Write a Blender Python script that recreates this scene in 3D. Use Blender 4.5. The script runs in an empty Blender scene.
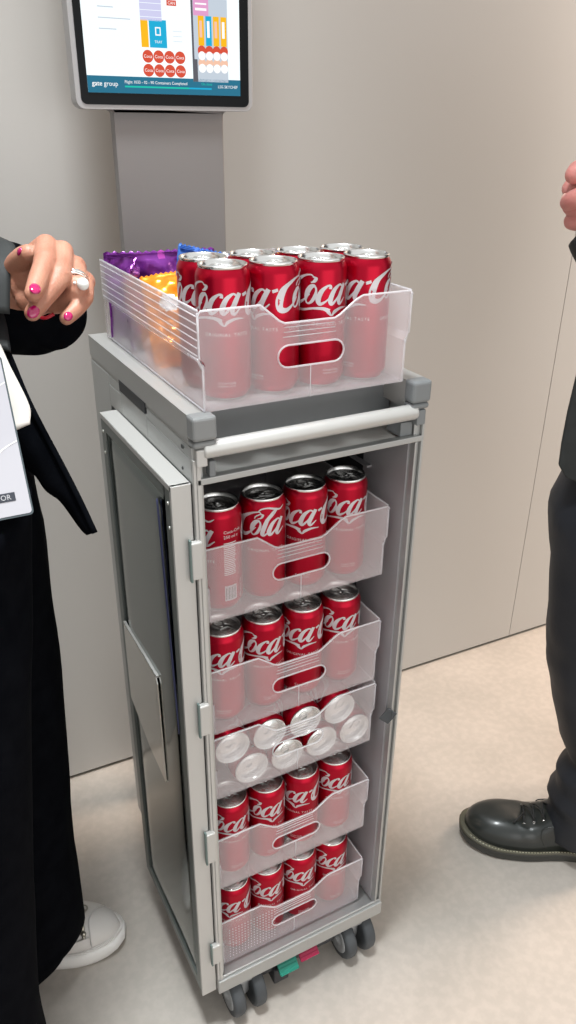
import bpy, bmesh, math, random
from mathutils import Vector, Matrix, noise
PI = math.pi
S = bpy.context.scene
C = S.collection
random.seed(4)

# ------------------------------------------------------------------ camera
cd = bpy.data.cameras.new('camera'); cam = bpy.data.objects.new('camera', cd); C.objects.link(cam)
YAW, PITCH, ROLL = math.radians(28.391), math.radians(26.621), math.radians(0.626)
fw = Vector((math.sin(YAW)*math.cos(PITCH), math.cos(YAW)*math.cos(PITCH), -math.sin(PITCH)))
r0 = Vector((math.cos(YAW), -math.sin(YAW), 0)); u0 = r0.cross(fw)
rt = r0*math.cos(ROLL)+u0*math.sin(ROLL); up = -r0*math.sin(ROLL)+u0*math.cos(ROLL)
M = Matrix((rt, up, -fw)).transposed().to_4x4(); M.translation = Vector((-.2684, -.7074, 1.3031))
cam.matrix_world = M
cd.sensor_fit = 'VERTICAL'; cd.sensor_height = 36; cd.sensor_width = 24; cd.lens = 779.15/1024*36
cd.clip_start = .02
S.camera = cam

# ------------------------------------------------------------------ light, world, exposure
S.view_settings.view_transform = 'Standard'; S.view_settings.look = 'None'
S.view_settings.exposure = 0.08; S.view_settings.gamma = 1.0; S.view_settings.use_curve_mapping = False
w = bpy.data.worlds.new('hall'); S.world = w; w.use_nodes = True
w.node_tree.nodes['Background'].inputs[0].default_value = (.98, .985, .97, 1)
w.node_tree.nodes['Background'].inputs[1].default_value = .82
def area(name, loc, aim, size, power, col, sy=None, spread=180):
    l = bpy.data.lights.new(name, 'AREA'); l.energy = power; l.color = col; l.size = size
    l.spread = math.radians(spread)
    if sy: l.shape = 'RECTANGLE'; l.size_y = sy
    o = bpy.data.objects.new(name, l); C.objects.link(o); o.location = loc
    o.rotation_euler = (Vector(aim)-Vector(loc)).to_track_quat('-Z', 'Y').to_euler()
    return o
area('warm_spot_lamp', (2.9, -.05, 1.9), (.9, .45, .2), .8, 40, (1, .77, .60), spread=120)
area('overhead_lamp', (-.15, -.1, 2.9), (-.15, .15, 0), .35, 9.5, (.93, .98, 1.0), spread=70)
area('added_front_fill', (.4, -3.2, 1.0), (.4, .4, .5), 3.2, 22, (1, .955, .93), 1.8)  # added low fill from behind the camera, no such source seen

# ------------------------------------------------------------------ materials
def mat(name, col, rough=.5, metal=0, **k):
    m = bpy.data.materials.new(name); m.use_nodes = True
    b = m.node_tree.nodes['Principled BSDF']
    b.inputs['Base Color'].default_value = (*col, 1); b.inputs['Roughness'].default_value = rough
    b.inputs['Metallic'].default_value = metal
    for kk, v in k.items():
        b.inputs[kk.replace('_', ' ')].default_value = v
    return m
def noisy(m, c1, c2, scale, detail=6, bump=0, bscale=None, rough=None, stretch=None):
    nt = m.node_tree; b = nt.nodes['Principled BSDF']
    tc = nt.nodes.new('ShaderNodeTexCoord'); mp = nt.nodes.new('ShaderNodeMapping')
    nt.links.new(tc.outputs['Object'], mp.inputs[0])
    if stretch: mp.inputs['Scale'].default_value = stretch
    n = nt.nodes.new('ShaderNodeTexNoise'); n.inputs['Scale'].default_value = scale; n.inputs['Detail'].default_value = detail
    nt.links.new(mp.outputs[0], n.inputs['Vector'])
    r = nt.nodes.new('ShaderNodeValToRGB'); r.color_ramp.elements[0].color = (*c1, 1); r.color_ramp.elements[1].color = (*c2, 1)
    r.color_ramp.elements[0].position = .3; r.color_ramp.elements[1].position = .7
    nt.links.new(n.outputs[0], r.inputs[0]); nt.links.new(r.outputs[0], b.inputs['Base Color'])
    if rough:
        mr = nt.nodes.new('ShaderNodeMapRange'); mr.inputs[3].default_value = rough[0]; mr.inputs[4].default_value = rough[1]
        nt.links.new(n.outputs[0], mr.inputs[0]); nt.links.new(mr.outputs[0], b.inputs['Roughness'])
    if bump:
        n2 = nt.nodes.new('ShaderNodeTexNoise'); n2.inputs['Scale'].default_value = bscale or scale*4
        nt.links.new(mp.outputs[0], n2.inputs['Vector'])
        bp = nt.nodes.new('ShaderNodeBump'); bp.inputs['Strength'].default_value = bump; bp.inputs['Distance'].default_value = .002
        nt.links.new(n2.outputs[0], bp.inputs['Height']); nt.links.new(bp.outputs[0], b.inputs['Normal'])
    return m
def emit(name, col, s=1):
    m = bpy.data.materials.new(name); m.use_nodes = True; nt = m.node_tree
    nt.nodes.remove(nt.nodes['Principled BSDF'])
    e = nt.nodes.new('ShaderNodeEmission'); e.inputs[0].default_value = (*col, 1); e.inputs[1].default_value = s
    nt.links.new(e.outputs[0], nt.nodes['Material Output'].inputs[0]); return m

FLOOR = noisy(mat('floor_vinyl', (.6, .55, .5), .45), (.42, .385, .345), (.49, .445, .40), 5, 6, .06, 90, (.38, .52))
def floor_spots():
    nt = FLOOR.node_tree; b = nt.nodes['Principled BSDF']
    src = b.inputs['Base Color'].links[0].from_socket
    tc = nt.nodes.new('ShaderNodeTexCoord'); n = nt.nodes.new('ShaderNodeTexNoise'); n.inputs['Scale'].default_value = 60; n.inputs['Detail'].default_value = 8
    nt.links.new(tc.outputs['Object'], n.inputs['Vector'])
    r = nt.nodes.new('ShaderNodeValToRGB'); r.color_ramp.elements[0].position = .42; r.color_ramp.elements[1].position = .62
    r.color_ramp.elements[0].color = (.95, .95, .95, 1); r.color_ramp.elements[1].color = (1.03, 1.03, 1.03, 1)
    nt.links.new(n.outputs[0], r.inputs[0])
    mx = nt.nodes.new('ShaderNodeMix'); mx.data_type = 'RGBA'; mx.blend_type = 'MULTIPLY'; mx.inputs[0].default_value = 1
    nt.links.new(src, mx.inputs[6]); nt.links.new(r.outputs[0], mx.inputs[7]); nt.links.new(mx.outputs[2], b.inputs['Base Color'])
floor_spots()
WALL = noisy(mat('wall_laminate', (.6, .57, .54), .38), (.45, .44, .42), (.465, .455, .435), 1.5, 2)
GAP = mat('dark_gap', (.12, .135, .13), .7)
ALU = noisy(mat('anodised_aluminium', (.5, .5, .49), .38, .6), (.40, .405, .40), (.46, .465, .455), 3, 3, 0, None, (.32, .42), (1, 1, .1))
ALU_L = mat('pale_painted_aluminium', (.50, .49, .47), .42, .25)
STEEL = noisy(mat('polished_sheet', (.5, .51, .49), .16, 1), (.16, .18, .175), (.20, .22, .21), 4, 4, .05, 3, (.10, .2))
STEEL2 = mat('pocket_sheet', (.60, .59, .56), .2, 1)
RAIL = mat('rail_aluminium', (.40, .395, .38), .45, .3)
PLAST_G = mat('grey_plastic_corner', (.18, .19, .195), .4)
INNER = noisy(mat('inner_liner', (.4, .4, .41), .45, .3), (.34, .33, .345), (.42, .41, .42), 3, 3, 0, None, (.35, .5))
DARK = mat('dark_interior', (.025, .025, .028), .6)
NAVY = mat('dark_blue_seal_and_shade', (.03, .035, .09), .5)
RUB = noisy(mat('grey_rubber', (.09, .10, .11), .6), (.035, .04, .045), (.06, .066, .072), 30)
HUB = mat('hub_grey', (.30, .31, .32), .4, .3)
GREEN = mat('green_pedal', (.0, .20, .14), .4)
REDP = mat('red_pedal', (.34, .0, .05), .4)
def frosted(name, col, alpha):
    m = bpy.data.materials.new(name); m.use_nodes = True; nt = m.node_tree
    nt.nodes.remove(nt.nodes['Principled BSDF'])
    out = nt.nodes['Material Output']
    tr = nt.nodes.new('ShaderNodeBsdfTransparent'); df = nt.nodes.new('ShaderNodeBsdfDiffuse'); tl = nt.nodes.new('ShaderNodeBsdfTranslucent')
    df.inputs[0].default_value = (*col, 1); tl.inputs[0].default_value = (*col, 1)
    m1 = nt.nodes.new('ShaderNodeMixShader'); m1.inputs[0].default_value = .5
    nt.links.new(df.outputs[0], m1.inputs[1]); nt.links.new(tl.outputs[0], m1.inputs[2])
    m2 = nt.nodes.new('ShaderNodeMixShader'); m2.inputs[0].default_value = alpha
    nt.links.new(tr.outputs[0], m2.inputs[1]); nt.links.new(m1.outputs[0], m2.inputs[2])
    gl = nt.nodes.new('ShaderNodeBsdfGlossy'); gl.inputs['Roughness'].default_value = .22
    lw = nt.nodes.new('ShaderNodeLayerWeight'); pw = nt.nodes.new('ShaderNodeMath'); pw.operation = 'POWER'; pw.inputs[1].default_value = 4; nt.links.new(lw.outputs['Facing'], pw.inputs[0])
    fr = nt.nodes.new('ShaderNodeMapRange'); fr.inputs[3].default_value = .03; fr.inputs[4].default_value = .45; nt.links.new(pw.outputs[0], fr.inputs[0])
    m3 = nt.nodes.new('ShaderNodeMixShader'); nt.links.new(fr.outputs[0], m3.inputs[0])
    nt.links.new(m2.outputs[0], m3.inputs[1]); nt.links.new(gl.outputs[0], m3.inputs[2])
    nt.links.new(m3.outputs[0], out.inputs[0]); return m
FROST = frosted('frosted_plastic', (1.0, .95, .975), .235)
FROSTS = frosted('frosted_plastic_side', (1.0, .96, .97), .36)
FROSTE = frosted('frosted_plastic_edge', (.97, .97, 1.0), .55)
RED = mat('red_can_lacquer', (.40, .0, .018), .30, .75)
SILV = mat('silver_print', (.60, .57, .59), .42, .35)
SMALLP = mat('small_silver_print', (.72, .66, .67), .45, .2)
CANM = mat('can_aluminium', (.80, .80, .79), .24, 1)
BLK = mat('black_print', (.03, .03, .03), .5)
BEZEL = mat('black_bezel', (.004, .005, .006), .3, Specular_IOR_Level=.12)
KIOSK = noisy(mat('kiosk_silver', (.42, .41, .42), .45, .2), (.20, .185, .18), (.225, .21, .205), 2, 2)
SUIT = noisy(mat('black_suiting', (.002, .0025, .004), 1.0, Specular_IOR_Level=.04), (.0015, .0018, .003), (.003, .0035, .005), 40, 4, .12, 260)
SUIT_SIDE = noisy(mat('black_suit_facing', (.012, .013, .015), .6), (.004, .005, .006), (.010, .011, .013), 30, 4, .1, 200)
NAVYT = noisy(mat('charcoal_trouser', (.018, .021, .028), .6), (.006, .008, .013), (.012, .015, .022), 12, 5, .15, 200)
SUIT_LIT = noisy(mat('suit_cloth_lit', (.05, .055, .055), .7), (.012, .014, .014), (.022, .025, .025), 30, 4, .1, 300)  # dark suit cloth with the light on it put into the colour
SHIRT = noisy(mat('cream_shirt', (.65, .60, .55), .8), (.56, .52, .475), (.66, .62, .57), 20, 4, .2, 60)
SKIN = noisy(mat('skin', (.62, .34, .25), .5, Subsurface_Weight=.08, Subsurface_Scale=.01), (.40, .165, .105), (.50, .245, .165), 38, 5, .25, 420)
SKIN2 = noisy(mat('rosy_skin', (.70, .30, .26), .45, Subsurface_Weight=.12, Subsurface_Scale=.01), (.56, .20, .18), (.64, .27, .235), 25, 5, .2, 400)
NAIL = mat('magenta_nail', (.42, .0, .10), .12, 0, Coat_Weight=1.0)
SILVER = mat('ring_silver', (.8, .8, .78), .15, 1)
PEARL = mat('pearl', (.85, .85, .82), .2, 0, Coat_Weight=.6)
HAIR = noisy(mat('dark_hair', (.03, .02, .015), .5), (.02, .013, .01), (.05, .032, .022), 60)
WLEATHER = noisy(mat('white_leather', (.74, .72, .69), .42), (.62, .59, .56), (.68, .65, .62), 14, 4, .12, 120)
WSOLE = mat('white_sole', (.80, .78, .75), .5)
BLEATHER = noisy(mat('black_boot_leather', (.02, .024, .023), .33, Coat_Weight=.2), (.008, .011, .0105), (.019, .023, .0215), 10, 5, .5, 16)
BSOLE = mat('boot_sole', (.028, .028, .024), .5)
STITCH = mat('boot_welt', (.085, .08, .055), .5)
LACE = mat('black_lace', (.012, .012, .012), .7)
BADGE = noisy(mat('badge_paper', (.60, .59, .63), .35), (.44, .43, .47), (.52, .51, .545), 4, 3)
BADGEL = mat('badge_white_line', (.85, .85, .87), .4)
ORANGE = mat('orange_foil', (.90, .28, .01), .25, .35)
PURPLE = mat('purple_foil', (.20, .03, .28), .25, .4)
MAG = mat('magenta_foil', (.42, .05, .38), .3, .3)
BLUE = mat('blue_foil', (.05, .16, .55), .25, .35)
YELL = mat('yellow_print', (.92, .62, .03), .4)
WHITE = mat('white_print', (.85, .85, .85), .4)

# ------------------------------------------------------------------ mesh helpers
class MB:
    def __init__(s): s.v = []; s.f = []; s.m = []; s.sm = []
    def add(s, vs, fs, mi=0, T=None, smooth=True):
        o = len(s.v)
        for v in vs:
            v = Vector(v)
            if T is not None: v = T @ v
            s.v.append(v)
        for f in fs: s.f.append([i+o for i in f]); s.m.append(mi); s.sm.append(smooth)
    def box(s, a, b, mi=0, T=None):
        x0, y0, z0 = a; x1, y1, z1 = b
        s.add([(x0,y0,z0),(x1,y0,z0),(x1,y1,z0),(x0,y1,z0),(x0,y0,z1),(x1,y0,z1),(x1,y1,z1),(x0,y1,z1)],
              [(0,3,2,1),(4,5,6,7),(0,1,5,4),(1,2,6,5),(2,3,7,6),(3,0,4,7)], mi, T, False)
    def lathe(s, prof, n=40, mi=0, T=None, c=(0,0), cap0=True, cap1=True, smooth=True):
        vs = []; fs = []
        for r, z in prof:
            for k in range(n):
                a = 2*PI*k/n; vs.append((c[0]+r*math.cos(a), c[1]+r*math.sin(a), z))
        for i in range(len(prof)-1):
            for k in range(n):
                a = i*n+k; b = i*n+(k+1) % n; fs.append((a, b, b+n, a+n))
        if cap0: fs.append(tuple(reversed(range(n))))
        if cap1: fs.append(tuple(range((len(prof)-1)*n, len(prof)*n)))
        s.add(vs, fs, mi, T, smooth)
    def tube(s, pts, rad, n=12, mi=0, T=None, closed=False, flat=None):
        pts = [Vector(p) for p in pts]; vs = []; fs = []; N = len(pts)
        if not hasattr(rad, '__len__'): rad = [rad]*N
        prev = None
        for i, p in enumerate(pts):
            if closed: d = (pts[(i+1) % N]-pts[i-1])
            else: d = pts[min(i+1, N-1)]-pts[max(i-1, 0)]
            d.normalize()
            if prev is None:
                a = d.orthogonal().normalized()
                if flat is not None: a = (Vector(flat)-d*d.dot(Vector(flat))).normalized()
            else: a = (prev-d*d.dot(prev)).normalized()
            prev = a; b = d.cross(a)
            rr = rad[i]; ra, rb = rr if hasattr(rr, '__len__') else (rr, rr)
            for k in range(n):
                t = 2*PI*k/n; vs.append(p+a*ra*math.cos(t)+b*rb*math.sin(t))
        for i in range(N-(0 if closed else 1)):
            for k in range(n):
                a = i*n+k; b = i*n+(k+1) % n; j = ((i+1) % N)*n
                fs.append((a, b, j+(k+1) % n, j+k))
        if not closed: fs.append(tuple(reversed(range(n)))); fs.append(tuple(range((N-1)*n, N*n)))
        s.add(vs, fs, mi, T)
    def ell(s, c, r, mi=0, T=None, n=16, R=None):
        vs = []; fs = []; c = Vector(c)
        for i in range(n//2+1):
            ph = -PI/2+PI*i/(n//2)
            for k in range(n):
                a = 2*PI*k/n; v = Vector((r[0]*math.cos(ph)*math.cos(a), r[1]*math.cos(ph)*math.sin(a), r[2]*math.sin(ph)))
                if R is not None: v = R @ v
                vs.append(c+v)
        for i in range(n//2):
            for k in range(n):
                a = i*n+k; b = i*n+(k+1) % n; fs.append((a, b, b+n, a+n))
        s.add(vs, fs, mi, T)
    def caps(s, pts, rad, mi=0, n=14):
        """rounded tapered limb through pts: one tube closed with round tips"""
        pts = [Vector(p) for p in pts]
        d0 = (pts[0]-pts[1]).normalized(); d1 = (pts[-1]-pts[-2]).normalized()
        P = []; R = []
        for a in (75, 50, 25): P.append(pts[0]+d0*rad[0]*math.sin(math.radians(a))); R.append(rad[0]*math.cos(math.radians(a)))
        P += pts; R += list(rad)
        for a in (25, 50, 75): P.append(pts[-1]+d1*rad[-1]*math.sin(math.radians(a))); R.append(rad[-1]*math.cos(math.radians(a)))
        s.tube(P, R, n, mi)
    def build(s, name, mats, parent=None, bevel=0, seg=2, smooth=True, kind=None):
        me = bpy.data.meshes.new(name); me.from_pydata([tuple(v) for v in s.v], [], s.f)
        if not isinstance(mats, (list, tuple)): mats = [mats]
        for m in mats: me.materials.append(m)
        for p, mi, sm in zip(me.polygons, s.m, s.sm): p.material_index = mi; p.use_smooth = sm and smooth
        bm = bmesh.new(); bm.from_mesh(me); bmesh.ops.remove_doubles(bm, verts=bm.verts, dist=1e-6) if len(s.v) < 3000 and not s.__dict__.get('keep') else None
        bmesh.ops.recalc_face_normals(bm, faces=bm.faces); bm.to_mesh(me); bm.free()
        o = bpy.data.objects.new(name, me); C.objects.link(o)
        if parent: o.parent = parent
        if bevel:
            b = o.modifiers.new('bevel', 'BEVEL'); b.width = bevel; b.segments = seg; b.limit_method = 'ANGLE'; b.harden_normals = False
        if kind: o['kind'] = kind
        return o
def bake(o):
    dg = bpy.context.evaluated_depsgraph_get(); dg.update()
    me = bpy.data.meshes.new_from_object(o.evaluated_get(dg)); o.modifiers.clear(); o.data = me; return o
def fuse(o, voxel, it=6, fac=.5, dec=None):
    """weld overlapping closed shapes into one continuous skin"""
    m = o.modifiers.new('r', 'REMESH'); m.mode = 'VOXEL'; m.voxel_size = voxel; m.use_smooth_shade = True
    s = o.modifiers.new('s', 'SMOOTH'); s.iterations = it; s.factor = fac
    bake(o)
    for p in o.data.polygons: p.use_smooth = True
    return o
def one(name, a, b, m, parent=None, bevel=0, T=None, kind=None):
    q = MB(); q.box(a, b, 0, T); return q.build(name, m, parent, bevel, kind=kind)
def thing(name, loc, label, cat, group=None, rz=0):
    o = bpy.data.objects.new(name, None); C.objects.link(o); o.location = loc; o.rotation_euler = (0, 0, rz)
    o.empty_display_size = .05
    tag(o, label, cat, group); return o
def tag(o, label, cat, group=None):
    o['label'] = label; o['category'] = cat
    if group: o['group'] = group
    return o
def copy_tree(o, parent=None):
    c = o.copy(); C.objects.link(c)
    if parent: c.parent = parent
    for ch in list(o.children): copy_tree(ch, c)
    return c
def plate(outline, holes, th, T):
    """outline in XY plane, thickness along Z 0..th -> (verts, faces)"""
    cu = bpy.data.curves.new('p', 'CURVE'); cu.dimensions = '2D'; cu.fill_mode = 'BOTH'; cu.extrude = th/2
    for L in [outline]+holes:
        sp = cu.splines.new('POLY'); sp.points.add(len(L)-1); sp.use_cyclic_u = True
        for p, (x, y) in zip(sp.points, L): p.co = (x, y, 0, 1)
    o = bpy.data.objects.new('p', cu); C.objects.link(o)
    dg = bpy.context.evaluated_depsgraph_get(); dg.update(); me = bpy.data.meshes.new_from_object(o.evaluated_get(dg))
    vs = [T @ (v.co+Vector((0, 0, th/2))) for v in me.vertices]; fs = [tuple(p.vertices) for p in me.polygons]
    bpy.data.objects.remove(o); return vs, fs
_tc = {}
def text2d(t, size, align='LEFT', spacing=1.0):
    k = (t, size, align, spacing)
    if k not in _tc:
        cu = bpy.data.curves.new('t', 'FONT'); cu.body = t; cu.size = size; cu.align_x = align; cu.resolution_u = 2; cu.space_character = spacing
        o = bpy.data.objects.new('t', cu); C.objects.link(o)
        dg = bpy.context.evaluated_depsgraph_get(); dg.update(); me = bpy.data.meshes.new_from_object(o.evaluated_get(dg))
        _tc[k] = ([tuple(v.co) for v in me.vertices], [tuple(p.vertices) for p in me.polygons])
        bpy.data.objects.remove(o)
    return _tc[k]
def spline(P, n=8):
    P = [Vector((*p, 0)[:3]) if len(p) == 2 else Vector(p) for p in P]; out = []
    Q = [P[0]*2-P[1]]+P+[P[-1]*2-P[-2]]
    for i in range(1, len(Q)-2):
        for k in range(n):
            t = k/n; a, b, c, d = Q[i-1], Q[i], Q[i+1], Q[i+2]
            out.append(.5*((2*b)+(c-a)*t+(2*a-5*b+4*c-d)*t*t+(3*b-a-3*c+d)*t**3))
    out.append(P[-1]); return out

# ------------------------------------------------------------------ setting
q = MB(); q.box((-3, -3, -.05), (4.2, 3, 0)); q.build('floor', FLOOR, kind='structure')
def wall():
    q = MB(); xs = [-3.0, -1.88, -.88, .125, 1.128, 2.128, 3.128, 4.2]
    for a, b in zip(xs, xs[1:]):
        q.box((a+.0009, .62, .010), (b-.0009, .66, 2.9))
    q.box((-3, .655, 0), (4.2, .70, 2.9), 1)
    a = q.build('wall_back', [WALL, GAP], kind='structure')
    b = one('baseboard_back', (-3, .630, 0), (4.2, .655, .0125), GAP, kind='structure')
    for o in (a, b): o.rotation_euler = (0, 0, math.radians(-2.0)); o.location = (0, .012, 0)
wall()

# ------------------------------------------------------------------ trolley
T = thing('service_trolley', (0, 0, 0), 'half-size aluminium catering trolley with open front full of drink drawers, standing on the floor', 'trolley')
W, D = .302, .385
def trolley():
    # side panels: outer skin, with a seal groove and rear post
    q = MB(); q.box((.004, .004, .11), (.013, D-.004, .998)); q.box((.0, .300, .118), (.006, D, .998)); q.box((.0, .004, .955), (.006, .146, .985)); q.box((.0, .247, .955), (.006, .300, .985))
    q.box((.0, .146, .955), (.006, .247, .9895)); q.box((.0005, .004, .985), (.006, .146, .998)); q.box((.0005, .252, .985), (.006, .300, .998))
    q.build('side_panel', ALU, T, .0012)
    one('seal_strip', (.001, .272, .13), (.006, .284, .955), NAVY, T)
    one('grip_recess', (-.0006, .150, .990), (.010, .250, 1.0045), DARK, T)
    q = MB(); q.box((.289, .004, .11), (.298, D-.004, .998)); q.build('side_panel', ALU, T, .0012)
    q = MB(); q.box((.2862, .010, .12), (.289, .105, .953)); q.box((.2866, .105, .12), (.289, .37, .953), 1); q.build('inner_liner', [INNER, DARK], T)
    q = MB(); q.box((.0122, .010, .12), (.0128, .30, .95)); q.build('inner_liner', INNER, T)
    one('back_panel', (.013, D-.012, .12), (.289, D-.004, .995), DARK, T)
    one('back_skin', (.004, D-.004, .11), (.298, D, .998), ALU, T)
    # front frame posts
    q = MB(); q.box((.004, -.001, .09), (.0088, .006, .985)); q.box((.0005, .0, .09), (.004, .008, .985)); q.build('front_post', ALU_L, T, .0008)
    q = MB(); q.box((.2885, -.001, .095), (.2915, .010, .955)); q.box((.2975, -.001, .09), (.301, .012, .985)); q.box((.2915, .0035, .09), (.2975, .012, .985)); q.build('front_post', ALU, T, .0006)
    # bottom sill
    q = MB(); q.box((.0, -.004, .088), (.302, .003, .116)); q.box((.004, .003, .088), (.298, D-.004, .112)); q.box((.004, -.0005, .116), (.298, .003, .121)); q.build('bottom_sill', ALU, T, .0012)
    one('chassis_plate', (.082, .012, .050), (.222, D-.02, .088), DARK, T, .004)  # chassis block lowered, its dark colour standing in for shadow below the sill
    one('chassis_plate', (.010, .012, .082), (.292, D-.02, .088), DARK, T)
    # top frame: opening lintel, tray plate, brackets
    one('lintel', (.004, -.001, .9555), (.298, .010, .963), ALU, T, .001)
    q = MB(); q.box((.0128, .010, .9565), (.2862, .37, .9605)); q.box((.0128, .055, .9605), (.2862, .0565, .9612)); q.build('pull_out_shelf', [noisy(mat('shelf_sheet', (.42, .42, .39), .3, .35), (.46, .47, .45), (.58, .56, .52), 6)], T)
    one('added_dark_underside', (.0128, .012, .9540), (.2862, .37, .9562), DARK, T)  # dark sheet added so the can lids reflect a dark underside
    one('shelf_stop', (.019, .0, .963), (.026, .012, .981), PLAST_G, T, .001)
    one('shelf_stop', (.270, .006, .963), (.2875, .035, .981), PLAST_G, T, .001)
    one('inner_crossbar', (.0128, .056, .9665), (.2875, .30, 1.0265), PLAST_G, T, .001)
    # lid: plate, two rails with plastic corners
    one('lid_plate', (.028, .045, 1.0265), (.274, D-.004, 1.0315), ALU, T, .001)
    for x0, x1, s in ((.0, .0265, 1), (.2765, .3025, -1)):
        q = MB(); q.box((x0, .012, 1.004), (x1, D+.001, 1.0325)); q.box((x0+.001, .012, .998), (x1-.001, D, 1.0045))
        q.box((x0+(.0265-.004 if s > 0 else .0005), .02, 1.0325), (x0+(.0295-.003 if s > 0 else .0015), D-.01, 1.0327))
        r = q.build('lid_rail', RAIL, T, .003, 3)
        q = MB(); q.box((x0-.0005, -.006, 1.0065), (x1+.0005, .014, 1.0335)); q.box((x0, -.005, .998), (x1, .014, 1.0062))
        q.build('corner_cap', PLAST_G if s < 0 else noisy(mat('pale_corner', (.5, .5, .5), .4), (.20, .205, .205), (.23, .235, .235), 5), T, .004, 3)
    # handle bar
    q = MB(); q.lathe([(.0088, .012), (.0095, .014), (.0095, .284), (.0088, .286)], 24, 0, Matrix(((0,0,1,0),(1,0,0,.002),(0,1,0,.9945),(0,0,0,1))))
    q.build('handle_bar', ALU_L, T)
    for x in (.003, .2855):
        q = MB(); q.box((x, -.0045, .978), (x+.0125, .016, .9975)); q.build('handle_bracket', ALU_L if x < .1 else PLAST_G, T, .0015)
    # runners on both liners
    z = .135; k = 0
    while z < .94:
        for s in (0, 1):
            q = MB()
            if s: q.box((.2790, .085, z+.004), (.2862, .36, z+.007))
            else: q.box((.0128, .040, z), (.0148, .36, z+.003))
            q.build('runner', INNER if s else DARK, T)
        z += .0578
    # drawer latch
    q = MB(); q.box((-.001, -.008, -.012), (.001, .008, .012), 0, Matrix.Translation((.2835, .0, .528)) @ Matrix.Rotation(.9, 4, 'Z') @ Matrix.Rotation(.5, 4, 'X'))
    q.box((.2865, -.005, .523), (.2905, -.0005, .537)); q.build('drawer_latch', RUB, T, .0005)
    # maker's screws on the rail block
    sm = mat('dark_screw', (.1, .1, .1), .4, .8)
    for y, z, r in ((.028, .992, .003), (.03, .966, .002)):
        q = MB(); q.ell((.0, y, z), (.0015, r, r)); q.build('screw', sm, T)
trolley()

def door():
    X0, X1, Y0, Y1, Z0, Z1 = -.024, -.0015, .006, .270, .090, .957
    q = MB(); b = .021
    q.box((X0, Y0, Z0), (X1, Y0+b, Z1)); q.box((X0, Y1-b, Z0), (X1, Y1, Z1)); q.box((X0, Y0+b, Z0), (X1, Y1-b, Z0+b)); q.box((X0, Y0+b, Z1-b), (X1, Y1-b, Z1))
    d = q.build('door', mat('door_frame_metal', (.16, .18, .17), .4, .5), T, .0015)
    d['label'] = 'door folded right back against the left side, showing its steel lining'
    q = MB(); q.box((X0-.0004, Y0-.001, Z1-.006), (X1+.0004, Y1, Z1+.0012)); q.box((X0-.0004, Y0-.0015, Z0), (X1+.0002, Y0+.004, Z1+.0012)); q.build('door_edge_trim', ALU_L, d, .0008)
    # slightly dished lining sheet
    q = MB(); n1, n2 = 14, 40; vs = []; fs = []
    for j in range(n2+1):
        for i in range(n1+1):
            u, v = i/n1, j/n2; y = Y0+b+(Y1-Y0-2*b)*u; z = Z0+b+(Z1-Z0-2*b)*v
            e = min(u, 1-u, (v*3 if v < .33 else 1), ((1-v)*3 if v > .67 else 1)); e = min(1, e*8)
            vs.append((X0+.004-.0035*e+.0004*math.sin(5*u+9*v), y, z))
    for j in range(n2):
        for i in range(n1):
            a = j*(n1+1)+i; fs.append((a, a+1, a+n1+2, a+n1+1))
    q.add(vs, fs); l = q.build('door_lining', STEEL, d); sd = l.modifiers.new('s', 'SOLIDIFY'); sd.thickness = .001; sd.offset = 0
    # dark strip painting the gasket's shadow, and document pocket
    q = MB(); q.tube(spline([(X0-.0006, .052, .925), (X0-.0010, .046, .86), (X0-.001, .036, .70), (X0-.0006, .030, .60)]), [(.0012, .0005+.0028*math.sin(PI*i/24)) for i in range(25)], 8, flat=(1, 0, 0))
    q.build('gasket_shadow', NAVY, d)
    q = MB(); q.box((X0-.0008, .2455, .12), (X0+.0004, .2485, .925)); q.build('lining_edge', GAP, d)
    v, f = plate([(.098, .455), (.102, .628), (.107, .638), (.243, .642), (.247, .636), (.2465, .50), (.170, .468)], [], .0022, Matrix(((0,0,-1,X0-.0008),(1,0,0,0),(0,1,0,0),(0,0,0,1))))
    q = MB(); q.add(v, f, smooth=False); q.build('document_pocket', STEEL2, d, .0006)
    q = MB(); q.box((X0-.0032, .102, .6395), (X0+.0004, .246, .6425)); q.build('pocket_edge', ALU_L, d)
    RIV = mat('rivet', (.75, .75, .7), .3, .9)
    for z in (.935, .905):
        for y in (.016, .26):
            q = MB(); q.ell((X0-.0003, y, z), (.0015, .0022, .0022)); q.build('rivet', RIV, d)
    # hinge knuckles on the front corner
    for z0, z1 in ((.843, .890), (.615, .662), (.385, .440), (.165, .205)):
        q = MB(); q.box((-.0075, -.0045, z0), (.0055, .004, z1)); h = q.build('hinge', ALU_L, d, .0015)
        q = MB(); q.box((-.0090, -.0030, z0-.003), (-.0068, .002, z1+.003)); q.build('hinge_shadow_gap', mat('hinge_gap', (.12, .17, .16), .5), h)
door()

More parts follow.
